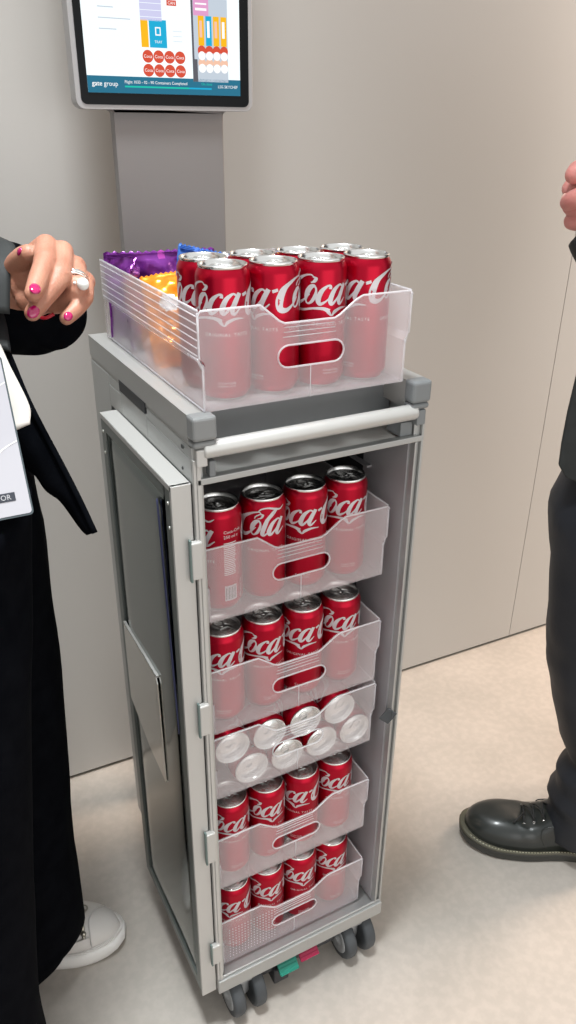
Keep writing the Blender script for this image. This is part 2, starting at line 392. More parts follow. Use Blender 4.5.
def casters():
    for x in (.050, .259):
        for y in (.022, .345):
            c = bpy.data.objects.new('caster', None); C.objects.link(c); c.parent = T; c.location = (x, y, 0); c.empty_display_size = .02
            q = MB(); q.box((-.011, -.018, .070), (.011, .018, .088)); q.lathe([(.011, .03), (.013, .066)], 16); q.tube([(-.03, 0, .0395), (.03, 0, .0395)], .005)
            q.build('fork', HUB, c, .002)
            for s in (-1, 1):
                R = Matrix.Translation((s*.0185, 0, .0395)) @ Matrix.Rotation(PI/2*s, 4, 'Y')
                q = MB(); q.lathe([(.028, -.0095), (.036, -.010), (.0388, -.0065), (.0395, 0), (.0388, .0065), (.036, .010), (.028, .0095)], 36, 0, R)
                wh = q.build('wheel', RUB, c)
                q = MB(); q.lathe([(.0275, .0085), (.0265, .011), (.017, .0095), (.010, .0098), (.008, .013), (.0, .0135)], 28, 0, R, cap0=False, cap1=False)
                q.build('wheel_hub', HUB, wh)
    for nm, m, x, z, y in (('green pedal', GREEN, .1230, .066, .000), ('crimson pedal', REDP, .163, .070, .004)):
        q = MB(); TT = Matrix.Translation((x, y, z)) @ Matrix.Rotation(.7, 4, 'X')
        q.box((-.017, -.009, -.002), (.017, .012, .002), 0, TT); q.box((-.017, .011, -.001), (.017, .035, .006), 0, Matrix.Translation((x, y, z)) @ Matrix.Rotation(.2, 4, 'X'))
        q.box((-.006, .02, .0), (.006, .06, .01), 0, Matrix.Translation((x, y, z)))
        for k in range(4): q.box((-.0165, -.010+k*.005, .002), (.0165, -.0085+k*.005, .0028), 0, TT)
        o = q.build('brake_pedal', m, T, .0012); o['label'] = nm
    one('pedal_housing_shade', (.080, .028, .030), (.225, .07, .086), DARK, T, .006)  # dark housing enlarged to stand in for the shadow under the trolley
    one('pedal_housing_shade', (.100, .004, .026), (.128, .030, .060), DARK, T, .003)
casters()

# ------------------------------------------------------------------ drawers
def arc(cx, cy, r, a0, a1, n=5): return [(cx+r*math.cos(math.radians(a0+(a1-a0)*i/n)), cy+r*math.sin(math.radians(a0+(a1-a0)*i/n))) for i in range(n+1)]
def drawer(name, h, depth, w=.256, dip=True, dots=False):
    """one moulded tray, origin at the front left bottom corner"""
    root = bpy.data.objects.new(name, None); C.objects.link(root); root.empty_display_size = .03
    FT = Matrix(((1,0,0,0),(0,0,1,0),(0,1,0,0),(0,0,0,1)))
    hz = h; dz = h*.80
    hm = h*.47
    out = [(.004, 0), (w-.004, 0), (w-.004, hm-.006), (w-.007, hm), (w-.004, hm+.005), (w, hm+.008), (w, hz-.004), (w-.003, hz)]
    if dip: out += [(w*.745, hz), (w*.71, hz-.004), (w*.635, dz+.003), (w*.61, dz), (w*.375, dz), (w*.35, dz+.003), (w*.285, hz-.004), (w*.265, hz)]
    else: out += [(w*.745, hz), (w*.66, dz+.004), (w*.35, dz+.004), (w*.265, hz)]
    out += [(.003, hz), (0, hz-.004), (0, hm+.008), (.004, hm+.005), (.007, hm), (.004, hm-.006)]
    sz = h*.46; sr = h*.115; sx0, sx1 = w*.345, w*.66
    hole = arc(sx0+sr, sz, sr, 90, 270, 8)+arc(sx1-sr, sz, sr, -90, 90, 8)
    v, f = plate(out, [hole], .0022, FT)
    q = MB(); q.add(v, f, smooth=False)
    fp = q.build('front_panel', FROST, root)
    # bright moulded lips: top edge, slot rim, ribs
    q = MB()
    top = [p for p in out if p[1] >= dz-.001]
    q.tube([(x, -.0004, z) for x, z in top], .0011, 6)
    q.tube([(x, -.0004, z) for x, z in hole], .0011, 6, closed=True)
    for k in range(3): q.tube([(w*(.375-.004*k), -.0002, dz-.0045-.005*k), (w*(.61+.004*k), -.0002, dz-.0045-.005*k)], .0005, 5)
    q.tube([(w*.5, -.0002, 0), (w*.5, -.0002, sz-sr)], .0006, 5)
    if dots:
        for i in range(16):
            for j in range(11): q.box((.014+i*.0052, -.0006, .012+j*.0062), (.0152+i*.0052, .0, .0134+j*.0062))
    q.build('moulded_lip', FROSTE, fp)
    for s in (0, 1):
        q = MB(); X = lambda x: w-x if s else x
        def bx(x0, x1, y0, y1, z0, z1):
            a, b = sorted((X(x0), X(x1))); q.box((a, y0, z0), (b, y1, z1))
        bx(.0045, .0063, .0022, depth, 0, hm); bx(.0, .0018, .0022, depth, hm+.006, hz)
        a0, a1 = X(.0), X(.0063)
        q.add([(X(.0), .0022, hm+.006), (X(.0), depth, hm+.006), (X(.0063), depth, hm-.001), (X(.0063), .0022, hm-.001), (X(.0018), .0022, hm+.008), (X(.0018), depth, hm+.008)],
              [(0, 1, 2, 3), (3, 2, 5, 4)], smooth=False)
        sp = q.build('side_panel', FROSTS, root)
        q = MB()
        for k in range(6):
            z = hm+.010+k*(hz-hm-.014)/5.2
            q.tube([(X(-.0004), .004, z), (X(-.0004), depth-.004, z)], .0007, 5)
        q.tube([(X(.0008), .0022, hz), (X(.0008), depth, hz)], .0012, 6)
        q.tube([(X(.0042), .0022, .001), (X(.0042), depth, .001)], .001, 5); q.tube([(X(.0042), .0022, .001), (X(.0042), .0022, hm)], .001, 5)
        q.tube([(X(.0003), .0010, hm+.008), (X(.0003), .0010, hz-.002)], .0012, 6)
        q.tube([(X(.004), .0022, hm-.004), (X(.0), .004, hm+.006), (X(.0), .03, hm+.006)], .0014, 6)
        q.build('side_rib', FROSTE, sp)
    one('bottom_panel', (.006, .0022, 0), (w-.006, depth, .002), FROST, root)
    one('back_panel', (.001, depth-.002, .0), (w-.001, depth, hz), FROST, root)
    return root
Z = [.764, .589, .4735, .293, .119]
TOPBOX = drawer('plastic_drawer', .104, .346)
D_FULL = TOPBOX
TOPBOX.location = (.0145, .006, 1.0335); TOPBOX.rotation_euler = (0, 0, math.radians(-.4))
tag(TOPBOX, 'frosted plastic drawer standing on the trolley lid, holding cans and snack bags', 'drawer')
dn = ['frosted drawer inside the trolley, topmost, its four cans just under the lid',
      'frosted drawer of standing cans just above the shallow drawer of lying cans',
      'shallow frosted drawer inside the trolley with cans lying on their sides',
      'frosted drawer inside the trolley just below the drawer of lying cans',
      'lowest frosted drawer inside the trolley, with a dotted texture on its front']
INS = []
for i, z in enumerate(Z):
    if i == 2: d = drawer('plastic_drawer', .107, .34, dip=True)
    elif i == 4: d = drawer('plastic_drawer', .098, .34, dots=True)
    elif i == 0: d = D0 = drawer('plastic_drawer', .101, .34)
    else: d = copy_tree(D0)
    d.location = (.0152, .018, z); tag(d, dn[i], 'drawer'); INS.append(d)

# ------------------------------------------------------------------ drink can
RC = .0284; HC = .139
def on_can(x, z, dr=.00025, r=RC): a = x/r; return ((r+dr)*math.sin(a), -(r+dr)*math.cos(a), z)
def stroke(q, P, Wd, sc, ox, oz, mi, n=7):
    """brush stroke: centreline P with widths Wd, wrapped on the can"""
    pts = spline(P, n); m = len(pts)
    ws = []
    for i in range(m):
        t = i/(m-1)*(len(Wd)-1); k = min(int(t), len(Wd)-2); ws.append(Wd[k]+(Wd[k+1]-Wd[k])*(t-k))
    vs = []
    for i, p in enumerate(pts):
        d = (pts[min(i+1, m-1)]-pts[max(i-1, 0)]); d.z = 0; d.normalize(); nn = Vector((-d.y, d.x, 0))
        for s in (-1, 1):
            v = p+nn*ws[i]*.5*s; vy = v.y if v.y < .55 else .55+(v.y-.55)*.62; vs.append(on_can(ox+v.x*sc, oz+vy*sc*1.02, .00022+.00001*(i % 3)))
    q.add(vs, [(2*i, 2*i+1, 2*i+3, 2*i+2) for i in range(m-1)], mi)
def slant(P, k=.33): return [(x+k*y, y) for x, y in P]
def letter_o(q, cx, sc, ox, oz, mi):
    rx, ry = .135, .25; P = [(cx+rx*math.cos(t), .26+ry*math.sin(t)) for t in [math.radians(60+a) for a in range(0, 361, 30)]]
    stroke(q, slant(P), [.05, .10, .14, .16, .12, .05, .04, .06, .10, .10, .06, .05], sc, ox, oz, mi, 3)
def logo(q, sc, ox, oz, mi):
    st = lambda P, Wd: stroke(q, P, Wd, sc, ox, oz, mi)
    # first capital
    st(slant([(.55, .88), (.66, .82), (.66, .68), (.58, .62)]), [.05, .10, .11, .05])
    st(slant([(.58, .88), (.44, .97), (.24, .88), (.06, .60), (.03, .30), (.12, .06), (.32, -.01), (.52, .10), (.66, .28)]), [.03, .06, .10, .17, .22, .19, .12, .06, .03])
    # underline swash and ribbon
    st([(.10, .22), (.08, .0), (.22, -.14), (.50, -.18), (.85, -.12), (1.15, -.12), (1.35, -.20)], [.02, .05, .09, .07, .06, .09, .13])
    st([(1.30, -.20), (1.42, -.32), (1.52, -.22), (1.75, -.14), (2.02, -.15)], [.12, .04, .10, .07, .02])
    letter_o(q, .70, sc, ox, oz, mi)
    st(slant([(1.22, .42), (1.20, .50), (1.10, .50), (.98, .36), (.96, .14), (1.06, .01), (1.20, .08), (1.32, .22)]), [.10, .07, .06, .13, .16, .10, .05, .03])
    st(slant([(1.62, .48), (1.50, .52), (1.36, .38), (1.33, .12), (1.42, .0), (1.54, .14), (1.63, .34)]), [.05, .06, .13, .16, .09, .06, .05])
    st(slant([(1.70, .54), (1.64, .28), (1.63, .08), (1.72, -.01), (1.86, .14)]), [.13, .15, .14, .08, .03])
    st([(1.98, .47), (2.14, .52)], [.085, .085])
    G = .17
    sh = lambda P: [(x+G, y) for x, y in P]
    # second capital with the loop that crosses the l
    st(sh(slant([(2.40, .60), (2.40, .74), (2.50, .86), (2.60, .82), (2.60, .66), (2.50, .60)])), [.03, .05, .06, .08, .07, .04])
    st(sh(slant([(2.55, .84), (2.42, .99), (2.20, .90), (1.98, .58), (1.94, .24), (2.04, .0), (2.24, -.04), (2.42, .10), (2.54, .28)])), [.03, .05, .10, .18, .23, .19, .12, .06, .03])
    st(sh([(2.72, 1.0), (2.84, 1.16), (3.05, 1.20), (3.28, 1.10), (3.48, 1.02), (3.66, 1.16)]), [.04, .07, .09, .11, .09, .03])
    letter_o(q, 2.55+G, sc, ox, oz, mi)
    st(sh(slant([(2.80, .30), (2.92, .62), (3.0, .98), (2.93, 1.02), (2.86, .70), (2.82, .30), (2.83, .06), (2.92, .0), (3.04, .14)])), [.04, .05, .06, .07, .12, .15, .14, .07, .03])
    st(sh(slant([(3.32, .48), (3.20, .52), (3.06, .38), (3.03, .12), (3.12, .0), (3.24, .14), (3.33, .34)])), [.05, .06, .13, .16, .09, .06, .05])
    st(sh(slant([(3.40, .54), (3.34, .28), (3.33, .08), (3.42, -.01), (3.60, .16)])), [.13, .15, .14, .08, .03])
def wrap_text(q, t, size, x, z, mi, align='CENTER', rot=False, spacing=1.0):
    v, f = text2d(t, size, align, spacing)
    q.add([on_can(x-y_, z+x_) if rot else on_can(x+x_, z+y_) for x_, y_, _ in v], f, mi, smooth=False)
def rect_on(q, x0, x1, z0, z1, mi, dr=.00025, n=6):
    vs = []
    for i in range(n+1):
        x = x0+(x1-x0)*i/n; vs += [on_can(x, z0, dr), on_can(x, z1, dr)]
    q.add(vs, [(2*i, 2*i+2, 2*i+3, 2*i+1) for i in range(n)], mi)
def make_can():
    root = bpy.data.objects.new('drink_can', None); C.objects.link(root); root.empty_display_size = .02
    q = MB(); q.keep = True
    q.lathe([(.0, .004), (.016, .0035), (.0195, .0), (.0215, .0), (.0235, .003)], 48, 1, cap0=False, cap1=False)
    q.lathe([(.0235, .003), (.0262, .0075), (RC-.0003, .011), (RC, .013), (RC, HC-.0125), (RC-.0003, HC-.0105), (.0270, HC-.0075), (.0256, HC-.0048), (.0249, HC-.0035)], 48, 0, cap0=False, cap1=False)
    L = 3.90; sc = .0368; x0 = -L*sc/2
    logo(q, sc, x0, .0930, 2)
    wrap_text(q, 'ORIGINAL TASTE', .0052, -.017, .0700, 3, spacing=1.25)
    wrap_text(q, 'ORIGINAL TASTE', .0052, .044, .0700, 3, spacing=1.25)
    wrap_text(q, 'Coca-Cola', .0040, -.018, .0200, 3, spacing=1.1); wrap_text(q, 'ORIGINAL TASTE', .0024, -.018, .0170, 3)
    # back panel of small print, recycling line and bar code
    bx = PI*RC
    wrap_text(q, 'Coca-Cola', .0056, bx-.010, .108, 3, 'LEFT'); wrap_text(q, '250 ml e', .0056, bx-.010, .1015, 3, 'LEFT')
    rnd = random.Random(3)
    for k in range(18): rect_on(q, bx-.010, bx-.010+rnd.uniform(.014, .0165), .052+k*.0025, .0533+k*.0025, 3, n=3)
    rect_on(q, bx-.010, bx+.006, .016, .037, 2)
    for k in range(11): rect_on(q, bx-.009+k*.0013, bx-.009+k*.0013+(.0004 if k % 3 else .0008), .018, .035, 4, .0004, 1)
    wrap_text(q, 'RECYCLE ME', .0048, bx+.016, .014, 3, 'LEFT', True)
    body = q.build('can_body', [RED, CANM, SILV, SMALLP, BLK], root)
    q = MB(); q.lathe([(.0, HC-.0050), (.0205, HC-.0050), (.0212, HC-.0062), (.0224, HC-.0062), (.0232, HC-.0045), (.0238, HC-.0004), (.0246, HC), (.0254, HC-.0006), (.0256, HC-.002), (.0249, HC-.0036)], 48, 0, cap0=False, cap1=False)
    # pressed panel around the opening
    q.tube([(0+.0135*math.cos(a), .0105*0-.0055+.0115*math.sin(a), HC-.0049) for a in [2*PI*i/24 for i in range(24)]], .0005, 6, closed=True)
    q.tube([(.0088*math.cos(a), -.0095+.0075*math.sin(a), HC-.0049) for a in [2*PI*i/24 for i in range(24)]], .0004, 6, closed=True)
    lid = q.build('can_lid', CANM, root)
    q = MB(); q.tube([(.0062*math.cos(a), .0072+.0062*math.sin(a)*(1.25), HC-.0036) for a in [2*PI*i/20 for i in range(20)]], [(.0015, .0006)]*20, 8, closed=True, flat=(1, 0, 0))
    q.box((-.005, -.0045, HC-.0042), (.005, .0025, HC-.0032)); q.lathe([(.0022, HC-.0048), (.0022, HC-.0026), (.0015, HC-.0022)], 12)
    q.build('pull_tab', CANM, lid)
    return root
CAN = make_can(); first = [True]
CANS = []
def can(loc, rz, label, group, parent_rot=None):
    o = CAN if first[0] else copy_tree(CAN); first[0] = False
    o.location = loc; o.rotation_euler = (0, 0, rz) if parent_rot is None else parent_rot
    tag(o, label, 'can', group); CANS.append(o); return o
# turn a can so that the print at angle a0 (degrees, 0 = middle of the script) faces the viewer
def turned(x, y, a0): return -math.atan2(x+.268, y+.707)-math.radians(a0)
col4 = ['leftmost', 'second from the left', 'third from the left', 'rightmost']
fr = [-40, 4, -66, 0]
for i in range(4):
    x, y = .0595+i*.0574, .045-i*.0010
    can((x, y, 1.0360), turned(x, y, fr[i]), 'red drink can, %s of four in the front row on the lid' % col4[i], 'red cans in the box on the lid')
bk = [-20, -35, -60, -10]
for i in range(4):
    x, y = .0595+i*.0574, .0970-i*.0010
    can((x, y, 1.0360), turned(x, y, bk[i]), 'red drink can, %s of four in the back row on the lid' % col4[i], 'red cans in the box on the lid')
rows = {0: [148, 80, -34, -54], 1: [-36, -56, -38, -58], 3: [-56, -60, -26, -62], 4: [-28, -56, -58, -64]}
rn = {0: 'top drawer inside the trolley', 1: 'second drawer down', 3: 'drawer just above the lowest', 4: 'lowest drawer'}
for r, rot in rows.items():
    for i in range(4):
        x, y = .0495+i*.0592+(.003 if r > 2 else 0), .0560
        can((x, y, Z[r]+.0022), turned(x, y, rot[i]), 'red drink can, %s, standing in the %s' % (col4[i], rn[r]), 'red cans standing in the trolley drawers')
RX = Matrix.Rotation(PI/2, 4, 'X')
for i in range(4):
    for row in (0, 1):
        e = (PI/2, random.uniform(-1, 1), 0)
        x = (.0734 if row == 0 else .0456)+i*.0558
        z = Z[2]+.0030+.0278+(0 if row == 0 else .0484)
        can((x, HC*.98+.0207, z), 0, 'silver-ended can lying in the shallow drawer, %s in its %s row' % (col4[i], 'lower' if row == 0 else 'upper'), 'cans lying in the shallow drawer', e).scale = (.98, .98, .98)

# ------------------------------------------------------------------ snack bags in the top box
def bag(label, m, m2, wd, ht, th, loc, rot, seed, prints=()):
    root = thing('snack_bag', loc, label, 'snack bag', 'snack bags in the box on the lid')
    root.rotation_euler = rot
    nx, nz = 30, 34; vs = []; fs = []; mi = []
    q = MB()
    for s in (-1, 1):
        vs = []; fs0 = []; fs1 = []
        for j in range(nz+1):
            for i in range(nx+1):
                u, v = i/nx, j/nz
                x = (u-.5)*wd; z = v*ht
                e = (max(0, 1-abs(2*u-1)**3)*max(0, 1-abs(2*v-1)**4))
                if v < .06 or v > .94: e *= .1
                nzv = noise.noise(Vector((x*28+seed, z*28, s*3)))+.6*noise.noise(Vector((x*70+seed, z*70, s*5)))
                y = s*(th/2*e+.0004)+nzv*.0105*min(1, e*3+.25)+.010*noise.noise(Vector((x*18, z*18, seed)))
                xx = x*(1-.10*e)
                if v in (0.0, 1.0): z += .0012*(1 if i % 2 else -1)
                vs.append((xx, y, z))
        for j in range(nz):
            for i in range(nx):
                a = j*(nx+1)+i; c = (((i+.5)/nx), ((j+.5)/nz))
                t = 0
                for (px, pz, pr, pm) in prints:
                    if (c[0]-px)**2*(wd/ht)**2+(c[1]-pz)**2 < pr*pr: t = pm
                fs1.append(((a, a+1, a+nx+2, a+nx+1), t))
        off = len(q.v)
        for vv in vs: q.v.append(Vector(vv))
        for f, t in fs1: q.f.append([k+off for k in f]); q.m.append(t); q.sm.append(True)
    n1 = (nx+1)*(nz+1)
    ring = [i for i in range(nx+1)]+[(j+1)*(nx+1)-1 for j in range(1, nz+1)]+[nz*(nx+1)+i for i in range(nx-1, -1, -1)]+[j*(nx+1) for j in range(nz-1, 0, -1)]
    for a, b in zip(ring, ring[1:]+ring[:1]): q.f.append([a, b, b+n1, a+n1]); q.m.append(0); q.sm.append(False)
    q.keep = True
    q.build('bag_pouch', [m]+m2, root)
    for zz in (.003, ht-.006):
        q = MB()
        for k in range(3): q.tube([(-wd/2+.002, 0, zz+k*.0018), (wd/2-.002, 0, zz+k*.0018)], [(.0006, .0016)]*2, 6, flat=(0, 0, 1))
        q.build('crimped_seal', m, root)
# ring order: bags stand or slump in the rear half of the box (z from 1.036)
bag('purple foil snack bag upright at the back of the box on the lid', PURPLE, [MAG], .150, .110, .016, (.094, .330, 1.038), (math.radians(1), 0, math.radians(-5)), 1.3, [(.5, .97, .05, 1)])
bag('dark purple snack bag slumped in the far left corner of the box on the lid', PURPLE, [MAG], .070, .104, .014, (.038, .284, 1.038), (math.radians(2), 0, math.radians(68)), 5.1, [(.5, .95, .08, 1)])
bag('crumpled orange snack bag with a white spot, nearest the left side of the box', ORANGE, [WHITE, YELL], .092, .128, .026, (.066, .160, 1.043), (math.radians(-44), math.radians(-12), math.radians(-24)), 9.7, [(.35, .62, .10, 1), (.7, .3, .09, 2)])
bag('blue snack bag with a yellow patch, next to the orange bag', BLUE, [YELL, WHITE], .085, .124, .022, (.098, .205, 1.044), (math.radians(-20), math.radians(14), math.radians(-8)), 13.2, [(.55, .70, .16, 1), (.8, .9, .12, 2)])
bag('orange snack bag behind the right-hand red cans in the box on the lid', ORANGE, [YELL, WHITE], .085, .100, .022, (.195, .165, 1.042), (math.radians(-38), math.radians(5), math.radians(8)), 21.2, [(.5, .6, .12, 1)])

# ------------------------------------------------------------------ information kiosk with screen
def kiosk():
    K = thing('information_kiosk', (.18, .5, 0), 'silver kiosk with a lit screen on a flat post, standing behind the trolley', 'kiosk')
    I = Matrix.Translation((-.18, -.5, 0))
    q = MB(); v, f = plate([(.097, .008), (.266, .008), (.266, 1.309)]+arc(.272, 1.309, .006, 180, 90, 4)+[(.272, 1.36), (.091, 1.36)]+arc(.091, 1.309, .006, 90, 0, 4), [], .019, I @ Matrix(((1,0,0,0),(0,0,1,.5),(0,1,0,0),(0,0,0,1)))); q.add(v, f, smooth=False); q.build('post', KIOSK, K, .003, 3)
    q = MB(); q.box((.06, .40, 0), (.30, .60, .008), 0, I); q.build('base_plate', KIOSK, K, .002)
    x0, x1, z0, z1 = .0420, .3085, 1.3155, 1.742
    def rr(x0, z0, x1, z1, r): return arc(x1-r, z0+r, r, -90, 0)+arc(x1-r, z1-r, r, 0, 90)+arc(x0+r, z1-r, r, 90, 180)+arc(x0+r, z0+r, r, 180, 270)
    FT = Matrix(((1,0,0,-.18),(0,0,1,-.002),(0,1,0,0),(0,0,0,1)))
    v, f = plate(rr(x0, z0, x1, z1, .012), [], .026, FT @ Matrix.Translation((0, 0, -.012)))
    q = MB(); q.add(v, f, smooth=False); mo = q.build('monitor_housing', mat('housing_silver', (.36, .35, .35), .4, .3), K, .0025, 3)
    v, f = plate(rr(x0+.007, z0+.006, x1-.007, z1-.006, .008), [], .002, FT @ Matrix.Translation((0, 0, -.0135)))
    q = MB(); q.add(v, f, smooth=False); q.build('bezel', BEZEL, mo)
    # screen picture as lit geometry
    sx0, sx1, sz0, sz1 = .0590, .2870, 1.3360, 1.718
    E = [emit('screen_white', (.90, .98, 1.0), 1.05), emit('screen_blue', (.03, .17, .27)), emit('screen_green', (.02, .55, .42)), emit('screen_text_white', (1, 1, 1)),
         emit('screen_orange', (.95, .50, .02)), emit('screen_cyan', (.02, .42, .68)), emit('screen_red', (.68, .09, .05)), emit('screen_grey', (.55, .62, .70)), emit('screen_lilac', (.62, .62, .85)), emit('screen_pink', (.75, .35, .60)), emit('screen_dark', (.12, .12, .14)), emit('screen_peach', (.9, .55, .4))]
    yb = [.4984-.5]
    q = MB(); q.keep = True
    def R(a, b, c, d, mi, l=1):
        y = -.0145-.5+.5-.002-.0002*l
        q.add([(a-.18, y, b), (c-.18, y, b), (c-.18, y, d), (a-.18, y, d)], [(0, 1, 2, 3)], mi, smooth=False)
    def disc(x, z, r, mi, l=2):
        y = -.0165-.0002*l; q.add([(x-.18+r*math.cos(2*PI*k/24), y, z+r*math.sin(2*PI*k/24)) for k in range(24)], [tuple(range(24))], mi, smooth=False)
    def TX(t, size, x, z, mi, al='LEFT', l=3):
        v, f = text2d(t, size, al); q.add([(x-.18+a, -.0165-.0002*l, z+b) for a, b, _ in v], f, mi, smooth=False)
    R(sx0, sz0, sx1, sz1, 0)
    R(sx0, sz0, sx1, sz0+.0205, 1, 2)
    TX('gate', .0085, sx0+.006, sz0+.0085, 3); TX('group', .0085, sx0+.0225, sz0+.0085, 3)
    TX('gate', .0085, sx0+.0063, sz0+.0086, 3)
    TX('Flight 1033 - 02 - 90 Containers Completed', .0052, sx0+.052, sz0+.0122, 3)
    R(sx0+.052, sz0+.0072, sx0+.147, sz0+.0092, 2, 3); R(sx0+.147, sz0+.0072, sx0+.182, sz0+.0092, 5, 3)
    TX('On time', .005, sx0+.166, sz0+.0125, 2); TX('LSG SKYCHEF', .0052, sx1-.036, sz0+.0095, 3); 
    # list column
    rnd = random.Random(8)
    z = sz0+.075
    while z < sz1-.02:
        R(sx0+.022, z, sx0+.022+rnd.uniform(.018, .045), z+.0012, 7, 2); z += .0125
    R_, TX_, disc_ = R, TX, disc
    R = lambda a, b, c, d, mi, l=1: R_(a-.0095, b+.006, c-.0095, d+.006, mi, l)
    TX = lambda t, size, x, z, mi, al='LEFT', l=3: TX_(t, size, x-.0095, z+.006, mi, al, l)
    disc = lambda x, z, r, mi, l=2: disc_(x-.0095, z+.006, r, mi, l)
    # planogram
    R(.1485, 1.418, .1795, 1.452, 8, 2)
    for k in range(4): R(.1485, 1.422+k*.008, .1795, 1.4226+k*.008, 0, 3)
    R(.1875, 1.437, .2015, 1.4435, 6, 2); TX('CAN', .005, .1945, 1.4385, 3, 'CENTER')
    R(.1485, 1.3865, .1590, 1.4195, 4, 2); R(.1605, 1.3865, .1855, 1.4195, 5, 2); TX('TRAY', .0045, .173, 1.392, 3, 'CENTER'); R(.169, 1.401, .177, 1.411, 3, 3); R(.1705, 1.4025, .1755, 1.4095, 5, 4)
    for i in range(4):
        for j in range(2): disc(.1565+i*.0158, 1.3758-j*.0168, .0078, 6); TX('Coca', .0056, .1565+i*.0158, 1.3740-j*.0168, 3, 'CENTER')
    for k in range(3): R(.195, 1.395+k*.006, .208, 1.3955+k*.006, 7, 2)
    z = 1.47
    for i in range(3):
        for j in range(5): R(.150+i*.045, 1.475+j*.045, .188+i*.045, 1.512+j*.045, [8, 4, 5, 6, 7][(i+2*j) % 5], 2)
    # photo of a loaded tray
    R(.2225, 1.347, .2775, 1.449, 7, 2); R(.2225, 1.347, .2255, 1.449, 10, 3); R(.2225, 1.347, .2300, 1.375, 10, 3)
    R(.226, 1.428, .249, 1.449, 9, 3); R(.229, 1.434, .246, 1.437, 3, 4); R(.229, 1.441, .246, 1.443, 3, 4)
    cs = [4, 5, 4, 4]
    for i in range(4):
        R(.2325+i*.0115, 1.392, .2415+i*.0115, 1.428, cs[i], 3); R(.2345+i*.0115, 1.402, .2385+i*.0115, 1.422, 3 if i % 2 else 11, 4)
        disc(.237+i*.0115, 1.386, .0062, 6, 4); disc(.237+i*.0115, 1.3795, .0055, 3, 5); disc(.237+i*.0115, 1.364, .0056, 3, 5); disc(.237+i*.0115, 1.3705, .0058, 11, 4)
    q.build('screen', E, mo)
kiosk()

# ------------------------------------------------------------------ people
def ringloft(q, rings, n=40, mi=0, fold=0, seed=0, T=None, inner=None, nf=5):
    """rings: (cx, cy, cz, rx, ry, tilt_x, tilt_y): cloth tube of ellipses"""
    vs = []; fs = []
    sub = []
    for a, b in zip(rings, rings[1:]):
        for k in range(5):
            t = k/5; t2 = t; sub.append([x+(y-x)*t2 for x, y in zip(a, b)])
    sub.append(list(rings[-1]))
    for i, r in enumerate(sub):
        cx, cy, cz, rx, ry = r[:5]; tx = r[5] if len(r) > 5 else 0; ty = r[6] if len(r) > 6 else 0
        for k in range(n):
            a = 2*PI*k/n; c, s = math.cos(a), math.sin(a)
            e = 1+fold*(noise.noise(Vector((c*1.6+seed, s*1.6, cz*nf)))+.5*noise.noise(Vector((c*3+seed, s*3, cz*nf*2.6))))
            vs.append((cx+rx*c*e, cy+ry*s*e, cz+tx*c*rx+ty*s*ry))
    N = len(sub)
    for i in range(N-1):
        for k in range(n): a = i*n+k; b = i*n+(k+1) % n; fs.append((a, b, b+n, a+n))
    fs.append(tuple(reversed(range(n)))); fs.append(tuple(range((N-1)*n, N*n)))
    q.add(vs, fs, mi, T)
def nail_on(parent, tip, d, nrm, w, l, m, name='fingernail'):
    d = Vector(d).normalized(); nrm = Vector(nrm); nrm = (nrm-d*d.dot(nrm)).normalized(); s = d.cross(nrm)
    q = MB(); R = Matrix((s, d, nrm)).transposed()
    q.ell((0, 0, 0), (w/2, l/2, .0023), 0, Matrix.Translation(Vector(tip)) @ R.to_4x4(), 20)
    return q.build(name, m, parent)

